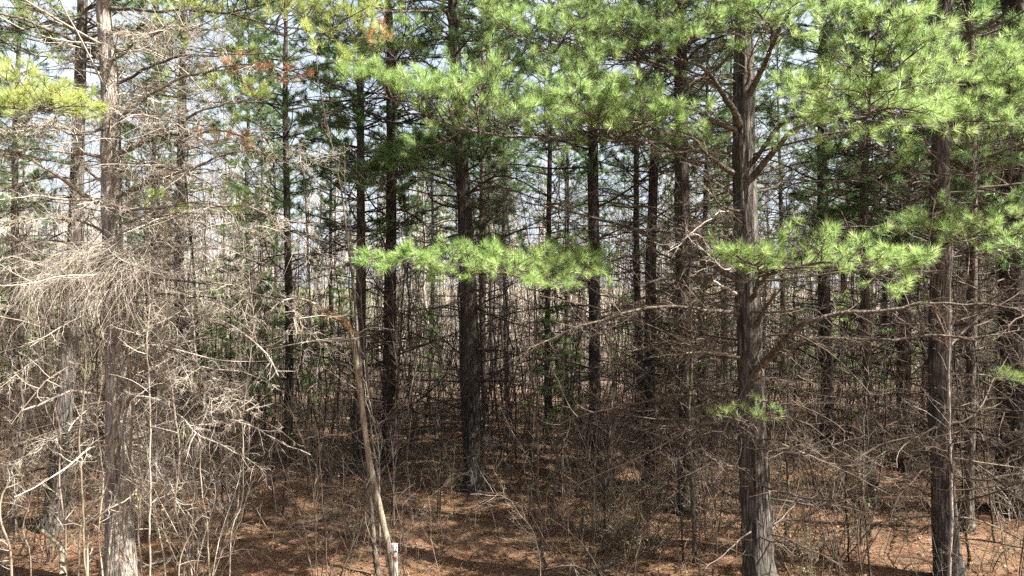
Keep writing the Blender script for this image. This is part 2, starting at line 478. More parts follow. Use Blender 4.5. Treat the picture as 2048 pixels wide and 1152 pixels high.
def twigs_on(acc, pts, rad, n_per, t0, t1, Lf, r0, K=5, wander=0.20, up=0.0, ang=(40, 80), roll_sd=0.9, S=3, mat=0, flat=False):
    """child twigs along parent curves; returns (pts, rad)"""
    N = len(pts)
    idx = np.repeat(np.arange(N), n_per); M_ = len(idx)
    t = t0 + (t1 - t0) * rng.random(M_)
    p, T, r = along(pts, rad, idx, t)
    side = rng.integers(0, 2, M_) * np.pi
    roll = side + rng.normal(0, roll_sd, M_)
    d = rot_side(T, np.radians(rng.uniform(*ang, M_)), roll)
    plen = np.linalg.norm(np.diff(pts, axis=1), axis=2).sum(1)[idx]
    L = plen * Lf * rng.uniform(0.35, 1.1, M_) * (1 - 0.55 * t)
    q = grow(p, d, L, K, wander, up)
    rr = taper(np.minimum(r0 * rng.uniform(0.7, 1.2, M_), np.maximum(r * 0.75, 0.0012)), 0.0009, K)
    if acc is not None: acc.tubes(q, rr, S, mat)
    return q, rr

def dead_limb(acc, main, r0, r1=0.004, n=22, Lf=0.34, sub=5, sub2=0, S=7, t0=0.12, up=0.1, wander=0.16, tr=0.006, mat=0, tmat=0, roll_sd=0.7):
    main = main[None]
    rad = taper(r0, r1, main.shape[1], 0.8)
    acc.tubes(main, rad, S, mat)
    a, ar = twigs_on(acc, main, rad, n, t0, 1.0, Lf, tr, 6, wander, up, roll_sd=roll_sd, mat=tmat)
    b, br = twigs_on(acc, a, ar, sub, 0.15, 1.0, 0.42, tr * 0.55, 5, wander * 1.2, up, roll_sd=1.2, mat=tmat)
    if sub2:
        twigs_on(acc, b, br, sub2, 0.2, 1.0, 0.5, tr * 0.4, 4, wander * 1.3, up, roll_sd=1.2, mat=tmat)

def spray(wood, leaf, main, r0, r1=0.004, f0=0.35, gap=0.10, Lmax=0.8, upb=0.25, nl=50, L=0.105, w=0.0037, tint0=0.5, dens=1.0, dead_in=10, S=7, prof=0.8, wmat=0, lmat=0, roll=0.35):
    """a living pine limb: flat fans of side shoots, tufts of needles at the shoot ends"""
    K = len(main); m1 = main[None]; rad = taper(r0, r1, K, 0.8)
    wood.tubes(m1, rad, S, wmat)
    ln = path_len(main)
    if dead_in:
        a, ar = twigs_on(wood, m1, rad, dead_in, 0.1, f0 + 0.25, 0.22, 0.005, 5, 0.2, 0.0, mat=wmat)
        twigs_on(wood, a, ar, 5, 0.2, 1, 0.45, 0.0028, 4, 0.2, 0.0, mat=wmat)
    n = max(4, int(ln * (1 - f0) / (gap * 1.12)))
    t = np.sort(f0 + (0.985 - f0) * (np.arange(n) + rng.random(n)) / n)
    idx = np.zeros(n, int)
    p, T, r = along(m1, rad, idx, t)
    side = (np.arange(n) % 2) * np.pi
    rl = side + np.where(side > 1, -1, 1) * (upb + rng.normal(0, roll, n))
    d = rot_side(T, np.radians(rng.uniform(42, 72, n)), rl)
    s = (t - f0) / (1 - f0)
    Ll = Lmax * (0.35 + 0.65 * np.sin(np.pi * np.clip(s * 0.85 + 0.12, 0, 1)) ** prof) * rng.uniform(0.6, 1.15, n)
    Ll = Ll * np.where(s > 0.8, 0.6, 1)
    lat = grow(p, d, Ll, 7, 0.09, 0.35)
    lr = taper(np.minimum(0.008, r * 0.8), 0.002, 7)
    wood.tubes(lat, lr, 4, wmat)
    # second order shoots
    m2 = max(2, int(4.8 * dens * Lmax / 0.8))
    i2 = np.repeat(np.arange(n), m2)
    t2 = 0.18 + 0.8 * rng.random(len(i2))
    p2, T2, r2 = along(lat, lr, i2, t2)
    rl2 = rng.integers(0, 2, len(i2)) * np.pi; rl2 = rl2 + np.where(rl2 > 1, -1, 1) * (upb + rng.normal(0, 0.5, len(i2)))
    d2 = rot_side(T2, np.radians(rng.uniform(30, 62, len(i2))), rl2)
    L2 = np.clip(Ll[i2] * 0.42 * (1.15 - t2) * rng.uniform(0.6, 1.3, len(i2)), 0.07, 0.5)
    sh = grow(p2, d2, L2, 5, 0.08, 0.45)
    wood.tubes(sh, taper(np.full(len(i2), 0.0032), 0.0018, 5), 3, wmat)
    # tufts: shoot tips, lateral tips, and a few side buds
    P_, D_ = [], []
    for c, k in ((sh, 1.0), (lat, 1.0)):
        P_.append(c[:, -1]); D_.append(c[:, -1] - c[:, -2])
    nb = int(len(sh) * 0.22 * dens)
    ib = rng.integers(0, len(sh), nb)
    pb, Tb, _ = along(sh, np.ones(sh.shape[:2]), ib, 0.35 + 0.6 * rng.random(nb))
    db = rot_side(Tb, np.radians(rng.uniform(25, 55, nb)), rng.random(nb) * 6.283)
    P_.append(pb + db * 0.05); D_.append(db)
    P_.append(main[-1:]); D_.append(main[-1:] - main[-2:-1])
    pos = np.vstack(P_); dr = nrm(np.vstack(D_)) + Z * 0.22
    leaf.needles(pos, dr, nl, L, w, L * 0.5, 12, 68, mat=lmat, tint=np.clip(rng.normal(tint0, 0.27, len(pos)), 0, 1))

def whorl_dirs(n, up=(-0.05, 0.3)):
    a0 = rng.random() * 6.283
    a = a0 + np.arange(n) * 6.283 / n + rng.normal(0, 0.3, n)
    return np.stack([np.cos(a), np.sin(a), rng.uniform(*up, n)], 1)

def at_height(c, z):
    """x, y, radius of a trunk centre line (rows x, y, z, r) at height z"""
    return np.array([np.interp(z, c[:, 2], c[:, 0]), np.interp(z, c[:, 2], c[:, 1]), z]), float(np.interp(z, c[:, 2], c[:, 3]))

def dead_whorls(acc, c, z0, z1, gap=0.5, nper=4, Lr=(0.8, 2.6), lat=12, sub=6, r=0.012, up=-0.15, mat=0):
    z = z0; st, dr, ll, rr = [], [], [], []
    while z < z1:
        p, tr = at_height(c, z)
        few = rng.random() < 0.28
        for d in whorl_dirs(1 if few else int(rng.integers(max(1, nper - 2), nper + 2)), (-0.15, 0.5)):
            L = rng.uniform(*Lr) * (1.4 if rng.random() < 0.2 else 1.0) * (0.12 if rng.random() < 0.3 else 1.0)
            st.append(p + nrm(d) * tr * 0.6); dr.append(d); ll.append(L); rr.append(r * (0.55 + 0.35 * L) * rng.uniform(0.7, 1.3))
        z += gap * rng.uniform(0.7, 1.3)
    if not st: return
    pts = grow(np.array(st), np.array(dr), np.array(ll), 10, 0.11, up)
    rad = taper(np.array(rr), 0.004, 10)
    acc.tubes(pts, rad, 5, mat)
    a, ar = twigs_on(acc, pts, rad, lat, 0.15, 1.0, 0.36, 0.0055, 6, 0.19, 0.05, mat=mat)
    if sub: twigs_on(acc, a, ar, sub, 0.15, 1.0, 0.48, 0.0028, 4, 0.24, 0.05, roll_sd=1.2, mat=mat)

def crown_whorls(wood, leaf, c, z0, z1, gap=0.6, nper=5, R=2.6, nt=8, nl=15, L=0.15, w=0.012, lmat=0, wmat=0, top=None):
    """live crown: whorls of limbs, each with fans of shoots and tufts"""
    top = z1 if top is None else top
    z = z0; st, dr, ll = [], [], []
    while z < z1:
        p, tr = at_height(c, z)
        f = (z - z0) / max(1e-3, top - z0)
        rl = R * (0.72 + 0.5 * f) if f < 0.3 else R * (1.0 - (f - 0.3) / 0.72)
        for d in whorl_dirs(int(rng.integers(nper - 1, nper + 2)), (0.02, 0.35 + 0.5 * f)):
            st.append(p); dr.append(d); ll.append(max(0.35, rl * rng.uniform(0.65, 1.15)))
        z += gap * rng.uniform(0.75, 1.25)
    st, dr, ll = map(np.array, (st, dr, ll))
    pts = grow(st, dr, ll, 8, 0.07, 0.12)
    rad = taper(0.008 + 0.008 * ll, 0.004, 8)
    wood.tubes(pts, rad, 5, wmat)
    a, ar = twigs_on(wood, pts, rad, nt, 0.3, 1.0, 0.42, 0.006, 5, 0.1, 0.25, (40, 70), 0.35, mat=wmat)
    b, br = twigs_on(wood, a, ar, 4, 0.3, 1.0, 0.45, 0.003, 4, 0.1, 0.3, (30, 65), 0.6, mat=wmat)
    pos = np.vstack([pts[:, -1], a[:, -1], b[:, -1], a[:, 3]]); d = np.vstack([pts[:, -1] - pts[:, -2], a[:, -1] - a[:, -2], b[:, -1] - b[:, -2], a[:, 3] - a[:, 2]])
    leaf.needles(pos, nrm(d) + Z * 0.25, nl, L, w, L * 0.9, 15, 70, mat=lmat)

# ------------------------------------------------------------------ generic pines: prototypes, later copied
PROTO_KIDS = {}
def make_pine(i, H, r, zd, zc, bark, seed_R):
    """a prototype pine at the origin: trunk, dead branches, live limbs and needles"""
    root = bpy.data.objects.new("pine_tree", None); root.empty_display_size = 0.2
    COL.objects.link(root)
    lean = rng.normal(0, 0.012, 2)
    zz = np.array([0, 2, 5, 9, 13, H])
    ctrl = np.stack([lean[0] * zz + 0.06 * np.sin(zz * 0.5 + i), lean[1] * zz + 0.06 * np.cos(zz * 0.43 + i), zz - 0.05, r * np.array([1.0, 0.92, 0.80, 0.6, 0.36, 0.03])], 1)
    a = Acc(); c = trunk_tube(a, ctrl, 14, 0.28, 0.14, 0.4)
    t = a.build("trunk", bark, root)
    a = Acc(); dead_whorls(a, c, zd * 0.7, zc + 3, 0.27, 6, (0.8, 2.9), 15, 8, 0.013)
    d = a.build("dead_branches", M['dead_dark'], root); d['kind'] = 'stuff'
    a = Acc(); b = Acc()
    crown_whorls(a, b, c, zc, H - 0.3, 0.62, 5, seed_R, 8, 15)
    l = a.build("crown_limbs", M['limb'], root)
    n = b.build("crown", M['needle_mid'], root)
    PROTO_KIDS[root.name] = [t, d, l, n]
    return root
PINES = [make_pine(0, 19, 0.15, 1.2, 6.5, M['bark_dark'], 2.9), make_pine(1, 17, 0.13, 1.0, 5.2, M['bark'], 2.6),
         make_pine(2, 20, 0.17, 1.6, 8.2, M['bark'], 3.0), make_pine(3, 15, 0.10, 0.9, 4.2, M['bark_mid'], 2.2),
         make_pine(4, 18, 0.12, 1.3, 7.4, M['bark_dark'], 2.5)]
USED = set()
ALL_PINES = []
def place_pine(k, x, y, label=None, group=None, s=1.0, rz=None, fat=1.0):
    pr = PINES[k]
    o = copy_tree(pr, PROTO_KIDS)
    o.location = (x, y, float(gz(x, y)))
    o.rotation_euler = (0, 0, random.random() * 6.283 if rz is None else rz)
    o.scale = (s * fat, s * fat, s)
    tag(o, label, "pine", group)
    ALL_PINES.append((x, y, o))
    return o

# ------------------------------------------------------------------ the near pines, each built for itself
def pine_path(pix, base_y, d, H, rs, rbase):
    """trunk rows from pixels: pix = (px, py, r_px) from low to high, plus base and a thin top"""
    rows = []
    x0 = (pix[0][0] - 1024) * d / F
    rows.append([x0, d, float(gz(x0, d)) - 0.1, rbase])
    for px, py, wpx in pix:
        p = P(px, py, d); rows.append([*p, wpx * 0.5 * d / F])
    last = rows[-1]; prev = rows[-2]
    n = 3
    sl = np.array(last[:2]) - np.array(prev[:2]); dz = max(0.5, last[2] - prev[2])
    for k in range(1, n + 1):
        z = last[2] + (H - last[2]) * k / n
        off = sl / dz * (z - last[2]) * 0.5
        rows.append([last[0] + off[0], last[1] + off[1], z, max(0.02, last[3] * (1 - 0.93 * k / n))])
    rows = np.array(rows)
    keep = np.concatenate([[True], np.diff(rows[:, 2]) > 0.05])
    return rows[keep]

def hero(name_label, pix, d, H, bark, rbase, S=34, gap=0.06, amp=0.13):
    rows = pine_path(pix, None, d, H, None, rbase)
    root = empty("pine_tree", (rows[0][0], rows[0][1], float(gz(rows[0][0], rows[0][1]))), name_label, "pine")
    a = Acc(); c = trunk_tube(a, rows, S, gap, amp * 1.5, 0.32)
    a.build("trunk", bark, root)
    ALL_PINES.append((rows[0][0], rows[0][1], root))
    return root, c

def limb_path(pix, K=26, jit=0.03):
    return smooth_path(np.array([P(*q) for q in pix]), K, jit)

def live_limb(root, pix, r0, needle='needle', label=None, K=26, jit=0.03, extra=(), wood='limb', **kw):
    """limb (part) > needles (sub-part); extra: further forks that belong to the same limb"""
    w = Acc(); l = Acc()
    spray(w, l, limb_path(pix, K, jit), r0, **kw)
    for px, rr, k2 in extra:
        kk = dict(kw); kk.update(k2)
        spray(w, l, limb_path(px, 18, jit), rr, **kk)
    o = w.build("limb", M[wood], root)
    n = l.build("needles", M[needle], None, origin=wloc(root)); n.parent = o
    if label: o['label'] = label
    return o

def bare_limb(root, pix, r0, mat='dead', K=22, jit=0.04, label=None, wood='limb', **kw):
    w = Acc()
    kw.setdefault('tmat', 1)
    dead_limb(w, limb_path(pix, K, jit), r0 * 1.25, **kw)
    o = w.build("dead_limb", [M[wood], M[mat]], root)
    if label: o['label'] = label
    return o

def crown_copy(root, c, k, z0=None):
    """the high crown, above the frame, on a near trunk: real foliage that shades the ground"""
    H = c[-1, 2]
    w = Acc(); l = Acc()
    crown_whorls(w, l, c, z0, H - 0.3, 0.66, 5, k, 8, 15)
    w.build("crown_limbs", M['limb'], root); l.build("crown", M['needle_mid'], root)

exec_order = []
# --- A: left pine hung with vines
A, Ac = hero("pale grey pine trunk hung with bare vines and twigs, left foreground",
             [(240, 1150, 52), (238, 950, 47), (236, 750, 43), (226, 500, 37), (222, 320, 34), (218, 150, 30), (207, 0, 26)], 8.9, 18, M['bark_grey'], 0.18)
a = Acc(); dead_whorls(a, Ac, 0.8, 7.8, 0.26, 6, (0.5, 2.1), 14, 8, 0.010, -0.25)
a.build("dead_branches", M['dead_pale'], A)['kind'] = 'stuff'
crown_copy(A, Ac, 2.5, 8.3)
bare_limb(A, [(240, 310, 8.9), (290, 285, 8.6), (390, 230, 8.3), (470, 205, 8.1), (520, 205, 8.0)], 0.026, 'dead_pale', n=26, Lf=0.3, sub=6, sub2=3, wood='snag')
bare_limb(A, [(238, 240, 8.9), (300, 190, 8.6), (400, 145, 8.3), (500, 125, 8.0), (600, 150, 7.8)], 0.022, 'dead_pale', n=46, Lf=0.3, sub=8, sub2=4, up=-0.5, wood='snag')
bare_limb(A, [(238, 400, 8.9), (290, 370, 8.7), (400, 330, 8.4), (480, 300, 8.2), (560, 310, 8.0)], 0.022, 'dead_pale', n=26, Lf=0.3, sub=6, sub2=3, wood='snag')
bare_limb(A, [(232, 165, 8.9), (300, 130, 8.8), (420, 110, 8.4), (520, 110, 8.1), (600, 118, 8.0)], 0.018, 'dead_pale', n=24, Lf=0.3, sub=6, sub2=3, up=-0.3)
bare_limb(A, [(205, 120, 8.9), (150, 85, 8.7), (80, 52, 8.4), (0, 28, 8.1), (-60, 10, 8)], 0.034, 'dead', n=22, Lf=0.3, sub=5, sub2=2)
bare_limb(A, [(205, 110, 8.9), (150, 65, 9.1), (100, 35, 9.2), (40, 0, 9.3)], 0.022, 'dead', n=18, Lf=0.3, sub=5)
bare_limb(A, [(195, 405, 8.9), (150, 375, 8.7), (80, 330, 8.4), (20, 302, 8.2), (-60, 285, 8.0)], 0.030, 'dead', n=20, Lf=0.32, sub=6, sub2=2, wood='snag')
bare_limb(A, [(200, 312, 8.9), (130, 305, 8.6), (60, 300, 8.3), (-40, 320, 8.0)], 0.018, 'dead_pale', n=22, Lf=0.3, sub=6, sub2=2, wood='snag')
bare_limb(A, [(205, 400, 8.9), (140, 398, 8.6), (60, 392, 8.4), (-40, 402, 8.1)], 0.020, 'dead_pale', n=20, Lf=0.3, sub=5, sub2=2, wood='pale')
bare_limb(A, [(202, 520, 8.9), (140, 490, 8.7), (60, 480, 8.5), (-30, 495, 8.2)], 0.018, 'dead', n=26, Lf=0.34, sub=6, sub2=2)
bare_limb(A, [(200, 560, 8.9), (120, 545, 8.8), (30, 548, 8.5), (-50, 560, 8.3)], 0.018, 'dead', n=26, Lf=0.34, sub=6, sub2=2)
bare_limb(A, [(250, 505, 8.9), (320, 493, 8.5), (400, 495, 8.2), (470, 503, 8.0), (560, 540, 7.8)], 0.018, 'dead_pale', n=26, Lf=0.3, sub=6, sub2=2, up=-0.3, wood='pale')
bare_limb(A, [(250, 545, 8.9), (330, 540, 8.4), (430, 540, 8.1), (500, 550, 7.9), (570, 590, 7.8)], 0.017, 'dead_pale', n=28, Lf=0.3, sub=6, sub2=2, up=-0.4, wood='pale')
bare_limb(A, [(250, 760, 8.9), (290, 730, 8.6), (320, 705, 8.4), (365, 680, 8.2), (410, 672, 8.1)], 0.030, 'dead_pale', n=14, Lf=0.4, sub=5, wood='snag', label="thick brown dead limb rising right")
bare_limb(A, [(262, 690, 8.9), (347, 640, 8.3), (440, 640, 8.0), (490, 672, 7.9), (530, 712, 7.8), (556, 755, 7.8)], 0.017, 'dead_pale', n=22, Lf=0.26, sub=4, wood='pale', label="bleached dead limb bowed down at its tip", r1=0.008)
bare_limb(A, [(255, 800, 8.9), (330, 740, 8.3), (420, 738, 8.0), (490, 742, 7.9), (560, 770, 7.8)], 0.012, 'dead_pale', n=20, Lf=0.3, sub=4, wood='pale')
bare_limb(A, [(262, 880, 8.9), (330, 870, 8.4), (400, 856, 8.1), (451, 846, 8.0), (503, 852, 7.9), (556, 875, 7.8), (625, 912, 7.7)], 0.018, 'dead_pale', n=44, Lf=0.2, sub=4, up=-0.7, wood='pale')
bare_limb(A, [(262, 790, 8.9), (330, 810, 8.4), (375, 846, 8.0), (410, 875, 7.9), (462, 900, 7.8), (520, 940, 7.7)], 0.016, 'dead_pale', n=40, Lf=0.24, sub=4, up=-0.8, wood='pale')
bare_limb(A, [(212, 800, 8.9), (180, 788, 8.6), (130, 785, 8.3), (90, 805, 8.1), (45, 822, 8.0)], 0.020, 'dead_pale', n=18, Lf=0.25, sub=4, wood='pale', r1=0.010)
bare_limb(A, [(212, 690, 8.9), (130, 640, 8.6), (60, 615, 8.3), (-20, 610, 8.1)], 0.015, 'dead_pale', n=30, Lf=0.34, sub=6, up=-0.3, wood='snag')
for k_, px_ in enumerate(([(215, 60, 8.9), (280, 70, 8.5), (360, 50, 8.1), (440, 70, 7.8)], [(218, 130, 8.9), (270, 90, 8.5), (330, 60, 8.2), (400, 60, 8.0)], [(225, 215, 8.9), (290, 230, 8.4), (360, 250, 8.1), (430, 300, 7.9)],
                          [(228, 350, 8.9), (300, 330, 8.3), (380, 350, 8.0), (450, 400, 7.8)], [(215, 200, 8.9), (150, 215, 8.5), (80, 250, 8.2), (0, 270, 8.0)], [(218, 250, 8.9), (160, 270, 8.5), (90, 250, 8.2), (10, 260, 8.0)],
                          [(232, 450, 8.9), (310, 430, 8.4), (420, 430, 8.1), (520, 470, 7.9)], [(236, 600, 8.9), (330, 590, 8.4), (430, 600, 8.1), (520, 640, 7.9)], [(205, 460, 8.9), (140, 440, 8.5), (60, 440, 8.2), (-20, 460, 8.0)],
                          [(240, 660, 8.9), (300, 680, 8.4), (380, 720, 8.1), (470, 800, 7.9)], [(210, 640, 8.9), (140, 690, 8.5), (70, 720, 8.2), (0, 780, 8.0)], [(212, 870, 8.9), (150, 860, 8.5), (80, 890, 8.3), (20, 940, 8.1)],
                          [(245, 430, 8.9), (350, 410, 8.3), (480, 420, 8.0), (580, 450, 7.8), (660, 520, 7.7)], [(250, 560, 8.9), (370, 560, 8.3), (480, 575, 8.0), (580, 620, 7.8), (640, 700, 7.7)], [(255, 720, 8.9), (350, 770, 8.3), (450, 800, 8.0), (540, 850, 7.9)],
                          [(240, 280, 8.9), (340, 270, 8.4), (460, 260, 8.1), (560, 290, 7.9), (640, 330, 7.8)])):
    bare_limb(A, px_, 0.015, 'dead_pale', n=48, Lf=0.40, sub=8, sub2=4, up=-0.25, wood='limb' if k_ % 2 else 'snag')
live_limb(A, [(222, 20, 8.9), (310, 24, 8.7), (430, 26, 8.5), (510, 42, 8.2), (650, 68, 7.8), (760, 78, 7.5)], 0.024, 'needle_yel', f0=0.3, Lmax=1.0, upb=0.8, gap=0.09, roll=0.4, nl=36,
          extra=[([(430, 26, 8.5), (520, 10, 8.0), (620, -20, 7.6), (720, -30, 7.3)], 0.014, dict(f0=0.1)),
                 ([(510, 42, 8.2), (570, 70, 7.8), (620, 105, 7.5), (690, 130, 7.3)], 0.010, dict(f0=0.1, Lmax=0.7)),
                 ([(380, 25, 8.6), (420, -10, 8.2), (440, -40, 8.0)], 0.012, dict(f0=0.1, Lmax=0.8)),
                 ([(330, 24, 8.7), (390, 60, 8.5), (440, 90, 8.4)], 0.010, dict(f0=0.2, Lmax=0.6)),
                 ([(650, 68, 7.8), (690, 40, 7.5), (740, 10, 7.2)], 0.010, dict(f0=0.1, Lmax=0.8))])
live_limb(A, [(215, 60, 8.9), (170, 40, 9.1), (110, 45, 9.3), (40, 60, 9.4), (-40, 50, 9.5)], 0.018, 'needle_yel', f0=0.3, Lmax=0.6, upb=0.5, gap=0.12, nl=30)
live_limb(A, [(205, 150, 8.9), (160, 140, 8.7), (110, 138, 8.6), (70, 140, 8.5)], 0.012, 'needle_yel', f0=0.4, Lmax=0.35, upb=0.3, gap=0.12, nl=30)

# --- B: right pine with many stout limbs
B, Bc = hero("stout pine with paired rising limbs and a sunlit right flank, right of centre",
             [(1519, 1150, 59), (1510, 1000, 55), (1503, 760, 51), (1494, 560, 46), (1489, 380, 44), (1488, 160, 39), (1490, 0, 33)], 8.75, 19, M['bark'], 0.215, 44, 0.05, 0.15)
a = Acc(); dead_whorls(a, Bc, 0.7, 7.2, 0.22, 5, (0.6, 2.4), 14, 8, 0.011, -0.2)
a.build("dead_branches", M['dead'], B)['kind'] = 'stuff'
crown_copy(B, Bc, 2.7, 8.0)
bare_limb(B, [(1480, 350, 8.75), (1440, 330, 8.5), (1400, 295, 8.2), (1385, 280, 8.1), (1330, 265, 7.9)], 0.034, 'dead', n=16, Lf=0.35, sub=5, r1=0.010)
bare_limb(B, [(1480, 265, 8.75), (1440, 245, 8.5), (1390, 222, 8.3), (1345, 208, 8.1), (1290, 205, 7.9)], 0.036, 'dead', n=16, Lf=0.35, sub=5, r1=0.010)
bare_limb(B, [(1484, 255, 8.7), (1462, 215, 8.4), (1430, 165, 8.1), (1395, 130, 7.9), (1360, 120, 7.7)], 0.042, 'dead', n=12, Lf=0.3, sub=5, r1=0.012)
bare_limb(B, [(1482, 400, 8.75), (1430, 365, 8.6), (1385, 330, 8.5), (1340, 300, 8.4)], 0.022, 'dead', n=16, Lf=0.35, sub=5)
bare_limb(B, [(1495, 365, 8.75), (1530, 325, 8.5), (1560, 285, 8.3), (1590, 258, 8.2), (1645, 238, 8.0), (1720, 235, 7.8)], 0.044, 'dead', n=22, Lf=0.3, sub=5, r1=0.010)
bare_limb(B, [(1500, 385, 8.8), (1560, 365, 9.0), (1640, 360, 9.4), (1760, 370, 9.8)], 0.018, 'dead', n=22, Lf=0.3, sub=5)
bare_limb(B, [(1478, 562, 8.75), (1400, 522, 8.9), (1330, 492, 9.1), (1265, 462, 9.4), (1200, 438, 9.8), (1100, 418, 10.2), (1000, 396, 10.6)], 0.034, 'dead', n=46, Lf=0.2, sub=6, sub2=2)
bare_limb(B, [(1478, 545, 8.75), (1440, 530, 8.5), (1395, 470, 8.0), (1340, 500, 7.7)], 0.010, 'dead_pale', n=18, Lf=0.35, sub=5, wood='pale')
bare_limb(B, [(1480, 420, 8.75), (1440, 425, 8.3), (1400, 450, 8.0), (1370, 478, 7.8), (1335, 505, 7.7)], 0.008, 'dead', n=26, Lf=0.35, sub=6, sub2=2, up=-0.9, wood='pale', label="bleached drooping dead limb")
bare_limb(B, [(1478, 590, 8.75), (1450, 575, 8.4), (1425, 562, 8.2)], 0.020, 'dead_pale', n=5, Lf=0.3, sub=3, wood='pale', r1=0.014)
bare_limb(B, [(1480, 630, 8.75), (1420, 620, 8.4), (1330, 612, 8.3), (1200, 640, 8.0), (1090, 682, 7.8), (1010, 725, 7.7)], 0.024, 'dead', n=54, Lf=0.22, sub=6, sub2=2, up=-0.3)
bare_limb(B, [(1482, 712, 8.75), (1430, 707, 8.3), (1370, 704, 8.0), (1300, 715, 7.8)], 0.018, 'dead', n=20, Lf=0.3, sub=6, sub2=2, wood='snag')
bare_limb(B, [(1478, 690, 8.75), (1400, 680, 8.8), (1300, 690, 9.0), (1180, 740, 9.2)], 0.016, 'dead', n=30, Lf=0.3, sub=6, sub2=2, up=-0.2)
bare_limb(B, [(1508, 660, 8.7), (1535, 610, 8.4), (1560, 578, 8.2), (1585, 560, 8.1)], 0.030, 'dead', n=10, Lf=0.3, sub=4)
bare_limb(B, [(1505, 760, 8.6), (1530, 715, 8.4), (1580, 672, 8.1), (1650, 635, 7.9), (1740, 622, 7.7), (1850, 614, 7.5), (1950, 615, 7.3), (2080, 632, 7.1)], 0.036, 'dead', n=40, Lf=0.2, sub=6, sub2=2, r1=0.010, label="long low limb reaching past the right edge")
bare_limb(B, [(1515, 740, 8.7), (1545, 708, 8.6), (1620, 690, 8.4), (1720, 680, 8.2), (1850, 670, 8.0), (1960, 672, 7.9), (2060, 662, 7.8)], 0.026, 'dead', n=40, Lf=0.2, sub=6, sub2=2, r1=0.008)
bare_limb(B, [(1480, 800, 8.75), (1400, 790, 8.9), (1300, 800, 9.2), (1220, 830, 9.4)], 0.016, 'dead', n=44, Lf=0.34, sub=7, sub2=3, up=-0.2)
bare_limb(B, [(1482, 860, 8.75), (1420, 850, 9.2), (1350, 860, 9.8), (1280, 850, 10.4)], 0.016, 'dead', n=44, Lf=0.34, sub=7, sub2=3, up=-0.3)
bare_limb(B, [(1478, 480, 8.8), (1420, 470, 9.3), (1340, 480, 9.8), (1260, 510, 10.2)], 0.018, 'dead', n=44, Lf=0.3, sub=7, sub2=3, up=-0.2)
bare_limb(B, [(1520, 830, 8.8), (1590, 815, 9.1), (1680, 810, 9.4), (1760, 830, 9.7)], 0.015, 'dead', n=40, Lf=0.34, sub=7, sub2=3, up=-0.2)
bare_limb(B, [(1490, 940, 8.7), (1440, 925, 8.3), (1400, 900, 8.1), (1340, 930, 7.9)], 0.012, 'dead', n=30, Lf=0.4, sub=6, sub2=3)
bare_limb(B, [(1540, 905, 8.7), (1600, 910, 8.4), (1680, 890, 8.1), (1760, 930, 7.9)], 0.014, 'dead', n=34, Lf=0.36, sub=6, sub2=3)
live_limb(B, [(1495, 195, 8.7), (1520, 145, 8.4), (1545, 90, 8.1), (1580, 20, 7.7), (1610, -50, 7.4)], 0.048, f0=0.25, Lmax=1.0, upb=0.3, gap=0.075, r1=0.008, dens=1.2,
          extra=[([(1492, 80, 8.7), (1450, 60, 8.1), (1410, 70, 7.6), (1365, 85, 7.2)], 0.02, dict(f0=0.2, Lmax=0.75)),
                 ([(1490, 20, 8.6), (1460, 10, 8.0), (1430, 0, 7.5), (1400, -20, 7.1)], 0.02, dict(f0=0.15, Lmax=0.8)),
                 ([(1545, 90, 8.1), (1540, 50, 7.5), (1510, 20, 7.0)], 0.02, dict(f0=0.1, Lmax=0.7))])
live_limb(B, [(1500, 330, 8.75), (1540, 270, 8.4), (1590, 235, 8.0), (1660, 232, 7.3), (1725, 236, 6.9), (1736, 195, 6.6), (1748, 110, 6.3), (1768, 15, 6.0)], 0.034, f0=0.42, Lmax=1.05, upb=0.10, gap=0.055, r1=0.004, dens=1.3, roll=0.55, tint0=0.62,
          extra=[([(1690, 233, 7.1), (1650, 190, 6.8), (1600, 165, 6.6)], 0.012, dict(f0=0.15, Lmax=0.55)),
                 ([(1725, 236, 6.9), (1790, 215, 6.6), (1880, 235, 6.4)], 0.014, dict(f0=0.15, Lmax=0.6)),
                 ([(1736, 195, 6.6), (1810, 120, 6.4), (1850, 90, 6.2)], 0.010, dict(f0=0.1, Lmax=0.6))])
live_limb(B, [(1502, 600, 8.75), (1530, 555, 8.0), (1590, 535, 7.2), (1680, 520, 6.7), (1780, 515, 6.5), (1850, 520, 6.4)], 0.036, f0=0.30, Lmax=0.62, upb=0.12, roll=0.25, gap=0.055, dens=1.2, r1=0.005, tint0=0.65,
          extra=[([(1515, 575, 8.4), (1515, 535, 7.4), (1490, 515, 6.8), (1462, 505, 6.5)], 0.018, dict(f0=0.3, Lmax=0.45)),
                 ([(1680, 520, 6.7), (1740, 545, 6.4), (1810, 570, 6.2)], 0.010, dict(f0=0.15, Lmax=0.4))])
live_limb(B, [(1490, 870, 8.7), (1495, 848, 8.2), (1500, 838, 7.9), (1510, 832, 7.6)], 0.012, f0=0.3, Lmax=0.24, upb=0.2, gap=0.12, dens=0.7, nl=20, tint0=0.2,
          extra=[([(1495, 848, 8.2), (1460, 835, 7.9), (1440, 832, 7.7)], 0.007, dict(f0=0.2, Lmax=0.25)), ([(1497, 843, 8.1), (1530, 828, 7.8), (1555, 838, 7.7)], 0.007, dict(f0=0.2, Lmax=0.25))])

